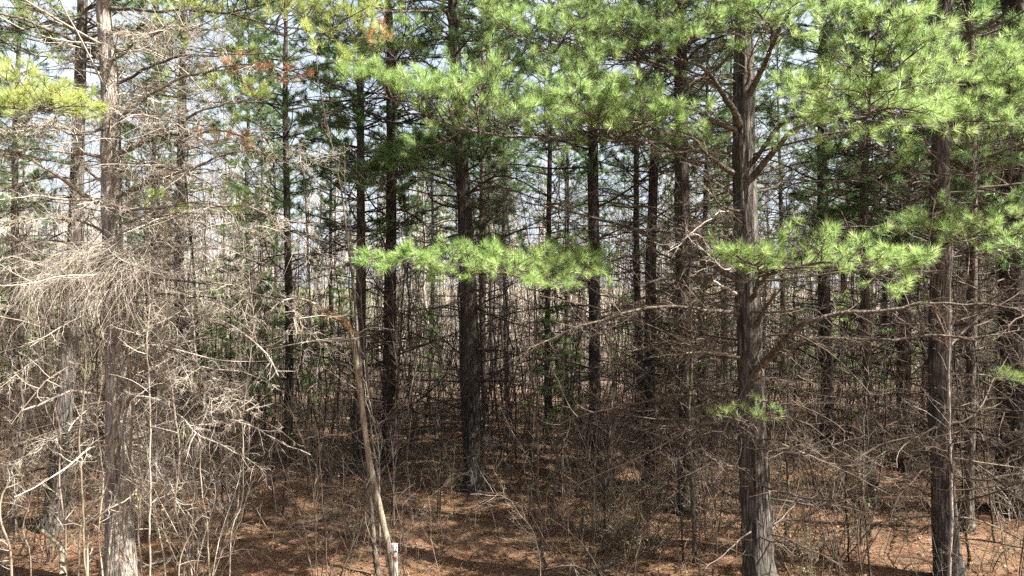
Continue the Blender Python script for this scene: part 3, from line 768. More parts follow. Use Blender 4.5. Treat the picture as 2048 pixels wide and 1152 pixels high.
# --- C: thick central pine
Cn, Cc = hero("thick dark pine with a flared lit foot, in the middle of the photo",
              [(950, 940, 40), (944, 870, 36), (941, 700, 35), (936, 560, 33), (928, 400, 26), (922, 300, 24), (914, 160, 22), (905, 0, 20)], 13.7, 20, M['bark_dark'], 0.22, 30, 0.08, 0.13)
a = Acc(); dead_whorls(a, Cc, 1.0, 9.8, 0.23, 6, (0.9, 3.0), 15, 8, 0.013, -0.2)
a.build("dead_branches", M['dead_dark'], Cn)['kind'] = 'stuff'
crown_copy(Cn, Cc, 3.0, 9.0)
bare_limb(Cn, [(935, 395, 13.6), (870, 360, 13.0), (800, 355, 12.6), (745, 375, 12.2)], 0.026, 'dead', n=50, Lf=0.3, sub=8, sub2=3, up=-0.1)
bare_limb(Cn, [(935, 385, 13.6), (1000, 375, 13.0), (1070, 395, 12.6), (1140, 420, 12.2)], 0.028, 'dead', n=50, Lf=0.3, sub=8, sub2=3, up=-0.1)
bare_limb(Cn, [(935, 500, 13.6), (960, 440, 13.2), (990, 415, 13.0), (1060, 440, 12.6)], 0.026, 'dead_dark', n=30, Lf=0.35, sub=6)
bare_limb(Cn, [(938, 690, 13.6), (990, 655, 13.2), (1040, 640, 13.0)], 0.020, 'dead_dark', n=20, Lf=0.35, sub=6)
bare_limb(Cn, [(930, 260, 13.6), (850, 240, 13.3), (780, 215, 13.0), (730, 220, 12.8)], 0.030, 'dead_dark', n=16, Lf=0.3, sub=5)
live_limb(Cn, [(908, 100, 13.6), (895, 30, 13.0), (860, 22, 12.4), (780, 25, 11.8), (690, 40, 11.2)], 0.045, f0=0.4, Lmax=1.5, upb=0.4, gap=0.10, nl=30, w=0.006)
live_limb(Cn, [(925, 352, 13.6), (870, 338, 13.2), (800, 340, 12.9), (745, 348, 12.6)], 0.026, 'needle_mid', f0=0.12, Lmax=1.1, upb=0.15, gap=0.055, nl=46, w=0.007, L=0.14, dens=1.5)
live_limb(Cn, [(926, 345, 13.8), (960, 325, 13.6), (930, 310, 14.2), (880, 310, 14.6)], 0.022, 'needle_mid', f0=0.12, Lmax=0.9, upb=0.2, gap=0.06, nl=46, w=0.007, L=0.14, dens=1.4)
live_limb(Cn, [(922, 330, 13.6), (930, 300, 12.8), (925, 290, 12.2)], 0.026, 'needle_mid', f0=0.2, Lmax=1.0, upb=0.5, gap=0.08, nl=40, w=0.005, L=0.12)
live_limb(Cn, [(915, 180, 13.6), (960, 150, 12.6), (1000, 140, 12.0), (1060, 150, 11.5)], 0.03, 'needle_mid', f0=0.2, Lmax=1.2, upb=0.5, gap=0.09, nl=36, w=0.006, L=0.12)
live_limb(Cn, [(915, 170, 13.6), (860, 130, 12.6), (800, 120, 12.0), (740, 110, 11.5)], 0.03, 'needle', f0=0.2, Lmax=1.3, upb=0.5, gap=0.09, nl=36, w=0.006, L=0.12)

# --- D: straight dark pine
D, Dc = hero("straight narrow black trunked pine just right of the middle",
             [(1190, 900, 24), (1189, 700, 23), (1187, 450, 22), (1186, 300, 20), (1187, 100, 18), (1188, 0, 17)], 15.3, 20, M['bark_dark'], 0.15, 22, 0.12, 0.14)
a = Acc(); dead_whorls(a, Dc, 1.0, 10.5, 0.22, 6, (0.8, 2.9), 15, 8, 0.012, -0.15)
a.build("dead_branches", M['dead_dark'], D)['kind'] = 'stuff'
crown_copy(D, Dc, 2.8, 10.0)
live_limb(D, [(1188, 505, 15.2), (1180, 520, 12.5), (1140, 535, 9.4), (1050, 540, 8.2), (930, 535, 7.6), (820, 528, 7.3), (715, 520, 7.1)], 0.036, f0=0.52, Lmax=0.72, upb=0.06, roll=0.22, gap=0.05, dens=1.15, r1=0.004, tint0=0.62,
          extra=[([(1140, 535, 9.4), (1130, 510, 8.8), (1135, 495, 8.4)], 0.014, dict(f0=0.1, Lmax=0.4, tint0=0.3)),
                 ([(1100, 538, 8.8), (1110, 555, 8.0), (1110, 575, 7.6)], 0.010, dict(f0=0.1, Lmax=0.4)),
                 ([(860, 530, 7.4), (840, 512, 7.2), (822, 502, 7.1)], 0.008, dict(f0=0.1, Lmax=0.22)),
                 ([(990, 538, 7.9), (1000, 545, 7.3), (1060, 560, 7.0)], 0.010, dict(f0=0.1, Lmax=0.5))])

# --- K: pine whose limbs carry the big bright spray
Kp, Kc = hero("dark pine behind the stout limbed pine, its foot lost in brown twigs",
              [(1372, 930, 32), (1370, 750, 30), (1366, 500, 29), (1362, 300, 27), (1360, 100, 24), (1358, 0, 22)], 12.4, 20, M['bark_dark'], 0.18, 24, 0.1, 0.14)
a = Acc(); dead_whorls(a, Kc, 0.6, 9.4, 0.17, 7, (0.8, 2.9), 16, 8, 0.012, -0.2)
a.build("dead_branches", M['dead'], Kp)['kind'] = 'stuff'
crown_copy(Kp, Kc, 2.8, 8.8)
live_limb(Kp, [(1362, 290, 12.4), (1330, 288, 10.2), (1230, 284, 8.6), (1100, 280, 8.0), (960, 268, 7.6), (860, 232, 7.4), (770, 192, 7.25), (690, 160, 7.1)], 0.040, f0=0.40, Lmax=0.95, upb=0.75, gap=0.05, dens=1.25, r1=0.005, tint0=0.6, roll=0.45,
          extra=[([(1230, 284, 8.6), (1195, 240, 8.0), (1165, 225, 7.6), (1130, 185, 7.3)], 0.014, dict(f0=0.15, Lmax=0.7, upb=0.3)),
                 ([(1230, 284, 8.6), (1270, 255, 7.9), (1300, 240, 7.5), (1340, 250, 7.3)], 0.014, dict(f0=0.1, Lmax=0.75, upb=0.4)),
                 ([(960, 268, 7.6), (950, 210, 7.4), (930, 165, 7.3)], 0.012, dict(f0=0.1, Lmax=0.7, upb=0.4, tint0=0.45))])
live_limb(Kp, [(1360, 140, 12.4), (1290, 120, 10.4), (1200, 110, 9.0), (1110, 105, 8.4), (1040, 70, 8.0), (960, 10, 7.6)], 0.034, f0=0.35, Lmax=1.0, upb=0.4, gap=0.06, dens=1.1, roll=0.5, tint0=0.5,
          extra=[([(1290, 120, 10.4), (1280, 80, 9.2), (1220, 60, 8.6)], 0.016, dict(f0=0.15, Lmax=0.9, tint0=0.35)),
                 ([(1200, 110, 9.0), (1170, 150, 8.4), (1130, 165, 8.0)], 0.012, dict(f0=0.15, Lmax=0.7, tint0=0.4)),
                 ([(1110, 105, 8.4), (1140, 60, 8.0), (1180, 20, 7.6)], 0.012, dict(f0=0.15, Lmax=0.7))])
live_limb(Kp, [(1362, 320, 12.4), (1375, 300, 10.6), (1385, 290, 9.6)], 0.02, f0=0.2, Lmax=0.7, upb=0.3, gap=0.07, tint0=0.35)

# --- E: pine at the right
E, Ec = hero("reddish brown pine standing behind a pale thin sapling, right foreground",
             [(1896, 1140, 45), (1886, 980, 41), (1879, 780, 38), (1880, 560, 35), (1880, 380, 33), (1885, 180, 29), (1890, 0, 26)], 9.6, 19, M['bark'], 0.185, 36, 0.06, 0.13)
a = Acc(); dead_whorls(a, Ec, 0.5, 7.8, 0.22, 5, (0.6, 2.4), 14, 8, 0.011, -0.2)
a.build("dead_branches", M['dead'], E)['kind'] = 'stuff'
crown_copy(E, Ec, 2.6, 8.3)
bare_limb(E, [(1890, 110, 9.6), (1935, 75, 9.4), (1990, 40, 9.2), (2060, -10, 9.0)], 0.03, 'dead', n=30, Lf=0.3, sub=6, sub2=2)
bare_limb(E, [(1890, 130, 9.6), (1960, 115, 9.4), (2060, 90, 9.2)], 0.022, 'dead', n=30, Lf=0.3, sub=6, sub2=2)
bare_limb(E, [(1875, 440, 9.6), (1820, 435, 9.2), (1740, 450, 8.9), (1650, 455, 8.6)], 0.022, 'dead', n=30, Lf=0.3, sub=6, sub2=2)
bare_limb(E, [(1885, 430, 9.6), (1950, 415, 9.3), (2060, 425, 9.0)], 0.022, 'dead', n=30, Lf=0.3, sub=6, sub2=2)
bare_limb(E, [(1890, 720, 9.6), (1960, 700, 9.3), (2060, 690, 9.0)], 0.014, 'dead_pale', n=30, Lf=0.3, sub=6, sub2=2)
live_limb(E, [(1888, 250, 9.6), (1930, 215, 8.4), (1990, 190, 7.6), (2080, 150, 7.2)], 0.03, f0=0.18, Lmax=0.95, upb=0.3, gap=0.055, dens=1.2, roll=0.6, tint0=0.55,
          extra=[([(1930, 215, 8.4), (1925, 200, 7.6), (1890, 225, 7.2)], 0.012, dict(f0=0.1, Lmax=0.7)),
                 ([(1990, 190, 7.6), (2010, 220, 7.2), (2050, 250, 7.0)], 0.012, dict(f0=0.1, Lmax=0.6)),
                 ([(1990, 190, 7.6), (2010, 150, 7.4), (2040, 110, 7.2)], 0.012, dict(f0=0.1, Lmax=0.7))])
live_limb(E, [(1888, 490, 9.6), (1930, 475, 8.6), (1990, 470, 8.0), (2080, 460, 7.6)], 0.026, f0=0.2, Lmax=0.65, upb=0.25, gap=0.06, dens=1.2, tint0=0.35,
          extra=[([(1900, 485, 9.2), (1870, 465, 8.7), (1825, 455, 8.4)], 0.012, dict(f0=0.15, Lmax=0.5)), ([(1990, 470, 8.0), (2030, 500, 7.6), (2060, 515, 7.4)], 0.012, dict(f0=0.15, Lmax=0.45))])
# --- F: thick shaded pine on the right edge
Fp, Fc = hero("very thick shaded pine at the right edge of the photo",
              [(2030, 1000, 70), (2030, 800, 66), (2032, 600, 60), (2034, 400, 52), (2034, 200, 46), (2030, 0, 42)], 12.0, 20, M['bark_dark'], 0.33, 30, 0.08, 0.13)
a = Acc(); dead_whorls(a, Fc, 0.8, 9.0, 0.30, 5, (0.9, 2.6), 11, 6, 0.012, -0.2)
a.build("dead_branches", M['dead'], Fp)['kind'] = 'stuff'
crown_copy(Fp, Fc, 3.0, 8.6)
live_limb(Fp, [(2030, 790, 11.8), (2025, 765, 10.8), (2030, 760, 10.0)], 0.014, f0=0.2, Lmax=0.35, upb=0.3, gap=0.12, nl=26, tint0=0.2)
live_limb(Fp, [(2020, 300, 12.0), (1980, 290, 11.0), (1940, 300, 10.4)], 0.022, f0=0.2, Lmax=0.8, upb=0.3, gap=0.07, tint0=0.4)
# --- I: pale pine behind on the left, leaning
I_, Ic = hero("leaning pine just left of and behind the vine hung trunk",
              [(108, 1040, 36), (120, 900, 34), (132, 760, 32), (148, 520, 27), (155, 350, 24), (160, 150, 20), (165, 0, 18)], 11.2, 18, M['bark'], 0.17, 24, 0.09, 0.12)
a = Acc(); dead_whorls(a, Ic, 0.8, 8.6, 0.26, 6, (0.7, 2.5), 14, 7, 0.011, -0.2)
a.build("dead_branches", M['dead'], I_)['kind'] = 'stuff'
crown_copy(I_, Ic, 2.4, 8.2)
for px_ in ([(165, 80, 11.2), (250, 60, 11.0), (330, 80, 11.2), (420, 100, 11.5), (500, 110, 11.8)], [(165, 20, 11.2), (220, 0, 11.0), (300, -10, 10.8), (390, 5, 10.6)], [(163, 130, 11.2), (230, 150, 11.6), (330, 190, 12.0), (450, 205, 12.4), (540, 190, 12.8)],
            [(160, 60, 11.2), (110, 40, 11.4), (50, 60, 11.6), (-20, 70, 11.8)], [(160, 330, 11.2), (230, 380, 12.0), (330, 430, 13.0), (440, 430, 14.0), (520, 410, 15.0)]):
    live_limb(I_, px_, 0.026, 'needle_yel', f0=0.35, Lmax=1.0, upb=0.45, gap=0.12, nl=32, w=0.006, L=0.13, roll=0.5, tint0=0.45)
live_limb(I_, [(158, 240, 11.0), (120, 225, 9.2), (60, 222, 7.6), (0, 215, 7.0), (-60, 215, 6.8)], 0.02, 'needle_yel', f0=0.35, Lmax=0.5, upb=0.25, gap=0.06, tint0=0.6, dens=1.2,
          extra=[([(60, 222, 7.6), (100, 215, 7.0), (180, 212, 6.7)], 0.010, dict(f0=0.1, Lmax=0.45)),
                 ([(30, 218, 7.2), (20, 170, 7.0), (-10, 140, 6.9)], 0.010, dict(f0=0.2, Lmax=0.4))])

# ------------------------------------------------------------------ pines further in, copies of the prototypes
def px_pine(k, px, by, label, s=1.0, fat=1.0, d=None, group=None):
    d = CAM_H * F / (by - 576) if d is None else d
    return place_pine(k, (px - 1024) * d / F, d, label, group, s, None, fat)
px_pine(0, 784, 936, "shaded pine left of the thick central pine, bare limbs on both sides", 1.0, 1.0)
px_pine(1, 714, 950, "dark pine close behind the leaning broken snag", 1.0, 0.9)
px_pine(4, 575, 872, "slender pine half way between the vine hung pine and the snag", 1.0, 1.0)
px_pine(2, 363, 850, "dark broad pine just right of the yellow snag", 1.0, 1.0)
px_pine(0, 1298, 960, "dark pine left of the stout limbed pine, ringed by dead twigs", 1.0, 0.85)
px_pine(4, 1277, 860, "slim pine right of the straight black trunk", 1.0, 0.9)
px_pine(2, 1650, 890, "broad dark pine right of the stout limbed pine", 1.0, 1.0)
px_pine(1, 1818, 940, "brown pine left of the reddish pine", 1.0, 1.1)
px_pine(3, 1737, 1000, "slim young pine with a bent foot between two brown pines", 1.1, 0.85)
px_pine(3, 1935, 1060, "slim young pine right of the pale thin sapling", 1.1, 0.75)
px_pine(3, 968, 830, "slim dark pine close behind the thick central trunk", 1.1, 0.9)
px_pine(4, 1097, 880, "thin mossy pine left of the straight black trunk", 0.95, 0.8)
px_pine(4, 1011, 800, "thin grey pine right of the central trunk, deeper in the wood", 1.0, 0.8)

REFS = [(238, "vined pine"), (735, "broken snag"), (942, "central pine"), (1190, "black pine"), (1510, "limbed pine"), (1890, "reddish pine")]
def gap_of(px):
    names = [r[1] for r in REFS]
    k = sum(px > r[0] for r in REFS)
    if k == 0: return "left of the " + names[0]
    if k == len(REFS): return "right of the " + names[-1]
    return "between the %s and %s" % (names[k - 1], names[k])
ORD = ["first", "second", "third", "fourth", "fifth", "sixth", "seventh", "eighth", "ninth", "tenth", "eleventh", "twelfth", "thirteenth", "fourteenth", "fifteenth", "sixteenth", "seventeenth", "eighteenth", "nineteenth", "twentieth"]
ORD += ["twenty-" + o for o in ORD[:9]] + ["thirtieth"] + ["thirty-" + o for o in ORD[:9]]
def auto_labels(items, phrase, group):
    """items: (px, object); label by order from the left within the gap between two named trunks"""
    gaps = {}
    for px, o in items: gaps.setdefault(gap_of(px), []).append((px, o))
    for g, lst in gaps.items():
        lst.sort(key=lambda t: t[0])
        for i, (px, o) in enumerate(lst):
            o['label'] = ("lone %s %s" % (phrase, g)) if len(lst) == 1 else "%s %s, %s from the left" % (phrase, g, ORD[min(i, len(ORD) - 1)])
            o['group'] = "%s %s" % (group, g)

taken = [(p[0], p[1]) for p in ALL_PINES]
def free(x, y, r):
    for a_, b_ in taken:
        if (a_ - x) ** 2 + (b_ - y) ** 2 < r * r: return False
    return True
back = []
tries = 0
while len(back) < 42 and tries < 4000:
    tries += 1
    y = 16.5 + 26 * random.random()
    x = (random.random() * 2 - 1) * (0.80 * y + 0.5)
    if not free(x, y, 2.3): continue
    px = 1024 + x * F / y
    if 560 < px < 1160 and y < 24 and random.random() < 0.6: continue
    if px < 760 and random.random() < 0.55: continue
    o = place_pine(random.choice([0, 0, 1, 2, 3, 3, 4]), x, y, s=random.uniform(0.8, 1.0), fat=random.uniform(0.75, 1.05))
    taken.append((x, y)); back.append((px, y, o))
for lo, hi, ph in ((0, 27, "background pine"), (27, 99, "distant pine")):
    auto_labels([(p, o) for p, y, o in back if lo <= y < hi], ph, ph + "s")
# the forest edge goes on at both sides, mostly out of frame: its crowns shade the floor
side = []
for k, x, y in ((2, 9.6, 8.0), (0, 15.0, 15.6), (1, 10.6, 14.2), (0, 15.5, 14.5), (4, 19.5, 12), (2, 21, 8.5), (1, 13.0, 17), (0, 24, 13), (2, 18.5, 17.5),
                (0, -10.5, 11.5), (1, -13.5, 14.5)):
    o = place_pine(k, x, y, s=1.0); side.append((1024 + x * F / y, o))
auto_labels(side, "edge pine", "edge pines")
for pr in PINES:
    for ch in PROTO_KIDS[pr.name]: bpy.data.objects.remove(ch)
    bpy.data.objects.remove(pr)

# ------------------------------------------------------------------ saplings
def sapling_proto(i, H, r, nb, kink):
    K = 26
    z = np.linspace(0, H, K)
    w = np.cumsum(rng.normal(0, kink, (K, 2)), 0); w -= np.linspace(0, 1, K)[:, None] * w[-1:] * 0.6
    pts = np.stack([w[:, 0], w[:, 1], z - 0.05], 1)[None]
    rad = taper(r, 0.004, K, 0.9)
    t = Acc(); t.tubes(pts, rad, 7)
    b = Acc()
    a, ar = twigs_on(b, pts, rad, nb, 0.25, 1.0, 0.16, 0.007, 7, 0.12, 0.35, (30, 70), 3.0)
    c_, cr = twigs_on(b, a, ar, 4, 0.25, 1.0, 0.42, 0.0035, 5, 0.14, 0.2, (25, 60), 3.0)
    twigs_on(b, c_, cr, 2, 0.3, 1.0, 0.45, 0.002, 4, 0.14, 0.2, (25, 60), 3.0)
    j = Acc()
    for src in (t, b):
        for v, q, ti in zip(src.v, src.q, src.tint):
            pass
    return t, b
SAP = []
for i in range(9):
    H = [5.5, 7, 8.5, 6.2, 9.5, 7.8, 10, 4.6, 6.6][i]; r = [0.022, 0.03, 0.038, 0.02, 0.045, 0.028, 0.05, 0.016, 0.024][i]
    st = np.random.default_rng(100 + i)
    t, b = sapling_proto(i, H, r, [26, 30, 34, 22, 34, 30, 36, 26, 24][i], 0.02 + 0.012 * (i % 3))
    tm = t.mesh("trunk", [M['bark_mid'] if i % 3 else M['bark_dark']]); bm = b.mesh("branches", [M['shrub'] if i % 2 else M['dead']])
    SAP.append((tm, bm))
def sapling(k, x, y, s=1.0, lean=(0, 0)):
    tm, bm = SAP[k]
    o = bpy.data.objects.new("sapling", None); COL.objects.link(o); o.empty_display_size = 0.1
    o.location = (x, y, float(gz(x, y))); o.rotation_euler = (lean[0], lean[1], random.random() * 6.283); o.scale = (s, s, s)
    t = link("trunk", tm, o); b = link("branches", bm, o); b['kind'] = 'stuff'
    o['category'] = "sapling"
    return o
saps = []
for n_, (y0, y1), minr in ((26, (9.8, 12.5), 0.35), (44, (10.5, 15.5), 0.4), (95, (15.5, 24), 0.4), (110, (24, 42), 0.6)):
    c_ = 0; tr = 0
    while c_ < n_ and tr < 3000:
        tr += 1
        y = random.uniform(y0, y1); x = (random.random() * 2 - 1) * 0.78 * y
        if not free(x, y, minr): continue
        taken.append((x, y)); c_ += 1
        o = sapling(random.choice([0, 1, 3, 5, 7, 8, 7, 3]) if y < 15.5 else random.randrange(9), x, y, random.uniform(0.65, 0.95) if y < 15.5 else random.uniform(0.75, 1.1), (random.gauss(0, 0.05), random.gauss(0, 0.05)))
        saps.append((1024 + x * F / y, y, o))
auto_labels([(p, o) for p, y, o in saps if y < 15.5], "near bare sapling", "near bare saplings")
auto_labels([(p, o) for p, y, o in saps if 15.5 <= y < 24], "thin bare sapling", "thin bare saplings")
for p, y, o in saps:
    if y >= 24:
        o['label'] = "distant thin bare stem among the trees %s" % gap_of(p); o['group'] = "distant bare stems %s" % gap_of(p)

# young green pines in the shade, deeper in
def young_pine(H, i):
    root = bpy.data.objects.new("young_pine", None)
    c = np.array([[0, 0, -0.05, 0.03], [0.03, 0, H * 0.5, 0.02], [0, 0.02, H, 0.005]])
    a = Acc(); cc = trunk_tube(a, c, 8, 0.2, 0.05, 0.2)
    w = Acc(); l = Acc()
    crown_whorls(w, l, cc, 0.7, H - 0.1, 0.36, 5, H * 0.24, 5, 16, 0.10, 0.0045, top=H)
    return a.mesh("trunk", [M['bark_mid']]), w.mesh("branches", [M['limb']]), l.mesh("crown", [M['needle']])
YP = [young_pine(3.6, 0), young_pine(2.6, 1), young_pine(4.6, 2)]
yps = []
for k, px, d in ((0, 1105, 16.5), (1, 1140, 18), (0, 1340, 17), (1, 1330, 20), (2, 1400, 19), (2, 460, 19), (1, 640, 20), (2, 560, 24), (0, 530, 17.5), (2, 1590, 20), (0, 1680, 24), (1, 1780, 22),
                 (2, 1850, 26), (2, 90, 24), (0, 860, 27), (2, 720, 30), (0, 1250, 26), (2, 420, 28), (0, 1960, 20), (2, 1720, 30), (2, 40, 32), (2, 150, 36), (2, 270, 30), (0, 320, 34), (2, 440, 34), (2, 500, 30), (2, 610, 36), (2, 380, 24), (2, 680, 27), (0, 20, 27), (2, 780, 38), (2, 860, 42)):
    x = (px - 1024) * d / F
    o = empty("young_pine", (x, d, float(gz(x, d))), None, "young pine")
    o.rotation_euler = (0, 0, random.random() * 6.28); s = random.uniform(0.85, 1.25); o.scale = (s, s, s)
    for nm, me in zip(("trunk", "branches", "crown"), YP[k]): link(nm, me, o)
    yps.append((px, o))
auto_labels(yps, "low green young pine", "young pines in the shade")

# ------------------------------------------------------------------ shrubs: bare, many stemmed
def shrub_mesh(i, H, stems, spread, buds, mat):
    a = Acc()
    n = stems
    an = rng.random(n) * 6.283; rr = rng.random(n) * 0.25
    st = np.stack([np.cos(an) * rr, np.sin(an) * rr, np.full(n, -0.04)], 1)
    d = np.stack([np.cos(an) * spread * rng.random(n), np.sin(an) * spread * rng.random(n), np.ones(n)], 1)
    s = grow(st, d, H * rng.uniform(0.6, 1.15, n), 10, 0.10, -0.25 * spread)
    sr = taper(rng.uniform(0.005, 0.011, n), 0.002, 10)
    a.tubes(s, sr, 4)
    b, br = twigs_on(a, s, sr, 9, 0.2, 1.0, 0.34, 0.0042, 6, 0.17, 0.15, (30, 70), 3.0)
    c_, cr = twigs_on(a, b, br, 4, 0.2, 1.0, 0.45, 0.0024, 5, 0.18, 0.1, (30, 70), 3.0)
    mats = [mat]
    if buds:
        mats.append(M['bud'])
        m = int(len(c_) * buds)
        k = rng.integers(0, len(c_), m)
        p, _, _ = along(c_, cr, k, 0.3 + 0.7 * rng.random(m))
        a.leaves(p, 0.028, 1)
    return a.mesh("bare_shrub", mats)
SHR = [(shrub_mesh(0, 1.6, 9, 0.7, 0, M['shrub']), "brown"), (shrub_mesh(1, 2.4, 7, 0.5, 0, M['dead']), "brown"), (shrub_mesh(2, 1.3, 12, 0.9, 0.5, M['shrub']), "budding"), (shrub_mesh(3, 2.0, 10, 0.9, 0.35, M['shrub']), "budding"),
       (shrub_mesh(4, 2.8, 6, 0.55, 0, M['dead_pale']), "pale"), (shrub_mesh(5, 1.8, 12, 1.1, 0, M['dead_pale']), "pale"), (shrub_mesh(6, 1.0, 14, 1.0, 0.6, M['shrub']), "budding"), (shrub_mesh(7, 3.2, 6, 0.45, 0, M['dead']), "brown")]
def place_shrub(k, x, y, s=1.0):
    o = link("bare_shrub", SHR[k][0]); o.location = (x, y, float(gz(x, y))); o.rotation_euler = (0, 0, random.random() * 6.283)
    o.scale = (s, s, s * random.uniform(0.9, 1.15)); o['category'] = "shrub"
    return o
shr = []
tr = 0
while len(shr) < 190 and tr < 5000:
    tr += 1
    y = 8.6 + 11.5 * random.random() ** 1.2
    x = (random.random() * 2 - 1) * 0.78 * y
    px = 1024 + x * F / y
    dens = 1.0 if px < 460 else 0.5 if px < 700 else 0.38 if px < 1150 else 0.8
    if y < 10.5 and 500 < px < 1400: dens *= 0.5
    if y < 12.5 and px >= 1400: dens *= 0.75
    if random.random() > dens: continue
    if px < 430 and random.random() < 0.4: k = random.choice([1, 7, 3, 0])
    elif px < 520: k = random.choice([4, 5, 5, 4, 0, 3, 1])
    elif px > 1250: k = random.choice([0, 1, 2, 3, 3, 6, 7, 5])
    else: k = random.choice([0, 1, 7, 6, 2, 3])
    shr.append((px, SHR[k][1], y, place_shrub(k, x, y, random.uniform(0.7, 1.1))))
for knd in ("brown", "budding", "pale"):
    for lo, hi, w_ in ((0, 12, "near"), (12, 99, "far")):
        auto_labels([(p, o) for p, k, y, o in shr if k == knd and lo <= y < hi], "%s %s bare shrub" % (w_, knd), "%s %s bare shrubs" % (w_, knd))

# a tangle of fine brush that nobody could count
def brush():
    a = Acc(); N = 5200
    y = 9.3 + 23 * rng.random(N) ** 0.95; x = (rng.random(N) * 2 - 1) * 0.8 * y
    px = 1024 + x * F / y
    clump = 0.5 + 0.5 * np.sin(0.9 * x + 1.3 * np.sin(0.5 * y)) * np.sin(0.7 * y + 1.1 * np.sin(0.8 * x))
    keep = rng.random(N) < np.where(y > 13.5, 0.9, np.where(px < 480, 1.0, np.where(px < 1180, 0.36, 0.5))) * (0.35 + 0.65 * clump)
    x, y = x[keep], y[keep]; n = len(x)
    an = rng.random(n) * 6.283; sp = 0.6 * rng.random(n)
    d = np.stack([np.cos(an) * sp, np.sin(an) * sp, np.ones(n)], 1)
    s = grow(np.stack([x, y, gz(x, y) - 0.02], 1), d, rng.uniform(0.6, 2.1, n) * np.where(y > 12, 1.35, 1.0), 9, 0.12, -0.15)
    r = taper(rng.uniform(0.003, 0.008, n), 0.0015, 9)
    a.tubes(s, r, 3)
    b, br = twigs_on(a, s, r, 7, 0.2, 1.0, 0.34, 0.0034, 5, 0.2, 0.1, (30, 75), 3.0)
    twigs_on(a, b, br, 3, 0.2, 1.0, 0.48, 0.0022, 4, 0.22, 0.1, (30, 75), 3.0)
    # tall whips and spindly stems deeper in
    N = 1500
    y = 15 + 19 * rng.random(N); x = (rng.random(N) * 2 - 1) * 0.8 * y
    d = np.stack([rng.normal(0, 0.12, N), rng.normal(0, 0.12, N), np.ones(N)], 1)
    s = grow(np.stack([x, y, gz(x, y) - 0.02], 1), d, rng.uniform(2.0, 5.5, N), 12, 0.05, 0.0)
    r = taper(rng.uniform(0.006, 0.018, N), 0.003, 12)
    a.tubes(s, r, 4, 1)
    b, br = twigs_on(a, s, r, 9, 0.15, 1.0, 0.24, 0.005, 5, 0.18, 0.1, (40, 85), 3.0, mat=1)
    twigs_on(a, b, br, 3, 0.2, 1.0, 0.45, 0.003, 4, 0.2, 0.1, (30, 75), 3.0, mat=1)
    tag(a.build("underbrush", [M['shrub'], M['dead_dark']]), "thin brown leafless brush growing across the whole forest floor", "underbrush", kind='stuff')
brush()

# ------------------------------------------------------------------ the leaning broken snag, the sapling beside it, the marker post
def snag():
    pix = [(790, 1165, 9.0), (776, 1090, 9.0), (752, 985, 9.0), (735, 900, 9.0), (722, 800, 9.0), (711, 710, 9.0), (702, 662, 9.0)]
    p0 = P(*pix[0]); base = np.array([p0[0] + 0.03, 9.0, float(gz(p0[0], 9.0)) - 0.05])
    rows = [[*base, 0.044]] + [[*P(*q), r] for q, r in zip(pix[1:], (0.041, 0.040, 0.039, 0.037, 0.035, 0.038))]
    root = empty("broken_snag", (base[0], base[1], float(gz(base[0], base[1]))), "leaning dead snag with its top snapped over in torn orange wood", "dead tree")
    a = Acc(); trunk_tube(a, rows, 18, 0.04, 0.16, 0.15); a.build("trunk", M['snag'], root)
    a = Acc(); trunk_tube(a, [[*P(703, 668, 9), 0.040], [*P(695, 650, 8.98), 0.044], [*P(680, 638, 8.95), 0.040], [*P(664, 630, 8.92), 0.034], [*P(648, 620, 8.9), 0.022], [*P(641, 613, 8.88), 0.010]], 16, 0.02, 0.45, 0.0)
    # torn splinters
    n = 16
    st = np.array([P(rng.uniform(645, 695), rng.uniform(618, 648), 8.9) for _ in range(n)])
    d = np.tile(P(640, 606, 8.8) - P(690, 640, 8.95), (n, 1)); d = nrm(d) + rng.normal(0, 0.18, (n, 3))
    sp = grow(st, d, rng.uniform(0.06, 0.2, n), 4, 0.05)
    a.tubes(sp, taper(rng.uniform(0.006, 0.012, n), 0.001, 4), 4)
    a.build("torn_wood", M['orange'], root)
    a = Acc()
    top = smooth_path([P(648, 622, 8.9), P(636, 612, 8.8), P(612, 600, 8.7), P(585, 597, 8.6), P(560, 604, 8.5), P(540, 622, 8.4)], 16, 0.004)
    dead_limb(a, top, 0.021, 0.005, 14, 0.5, 6, 3, up=-0.7)
    a.build("snapped_top", M['pale'], root)
    for pts, r0 in (([(690, 676, 9.0), (655, 678, 8.9), (600, 686, 8.8), (540, 698, 8.7)], 0.014), ([(706, 682, 9.0), (716, 668, 8.95), (742, 655, 8.9), (790, 660, 8.9)], 0.012), ([(655, 615, 8.9), (664, 610, 8.85), (670, 606, 8.85)], 0.010)):
        a = Acc(); dead_limb(a, smooth_path([P(*q) for q in pts], 14, 0.006), r0, 0.004, 4, 0.2, 2); a.build("branch", M['pale'], root)
snag()

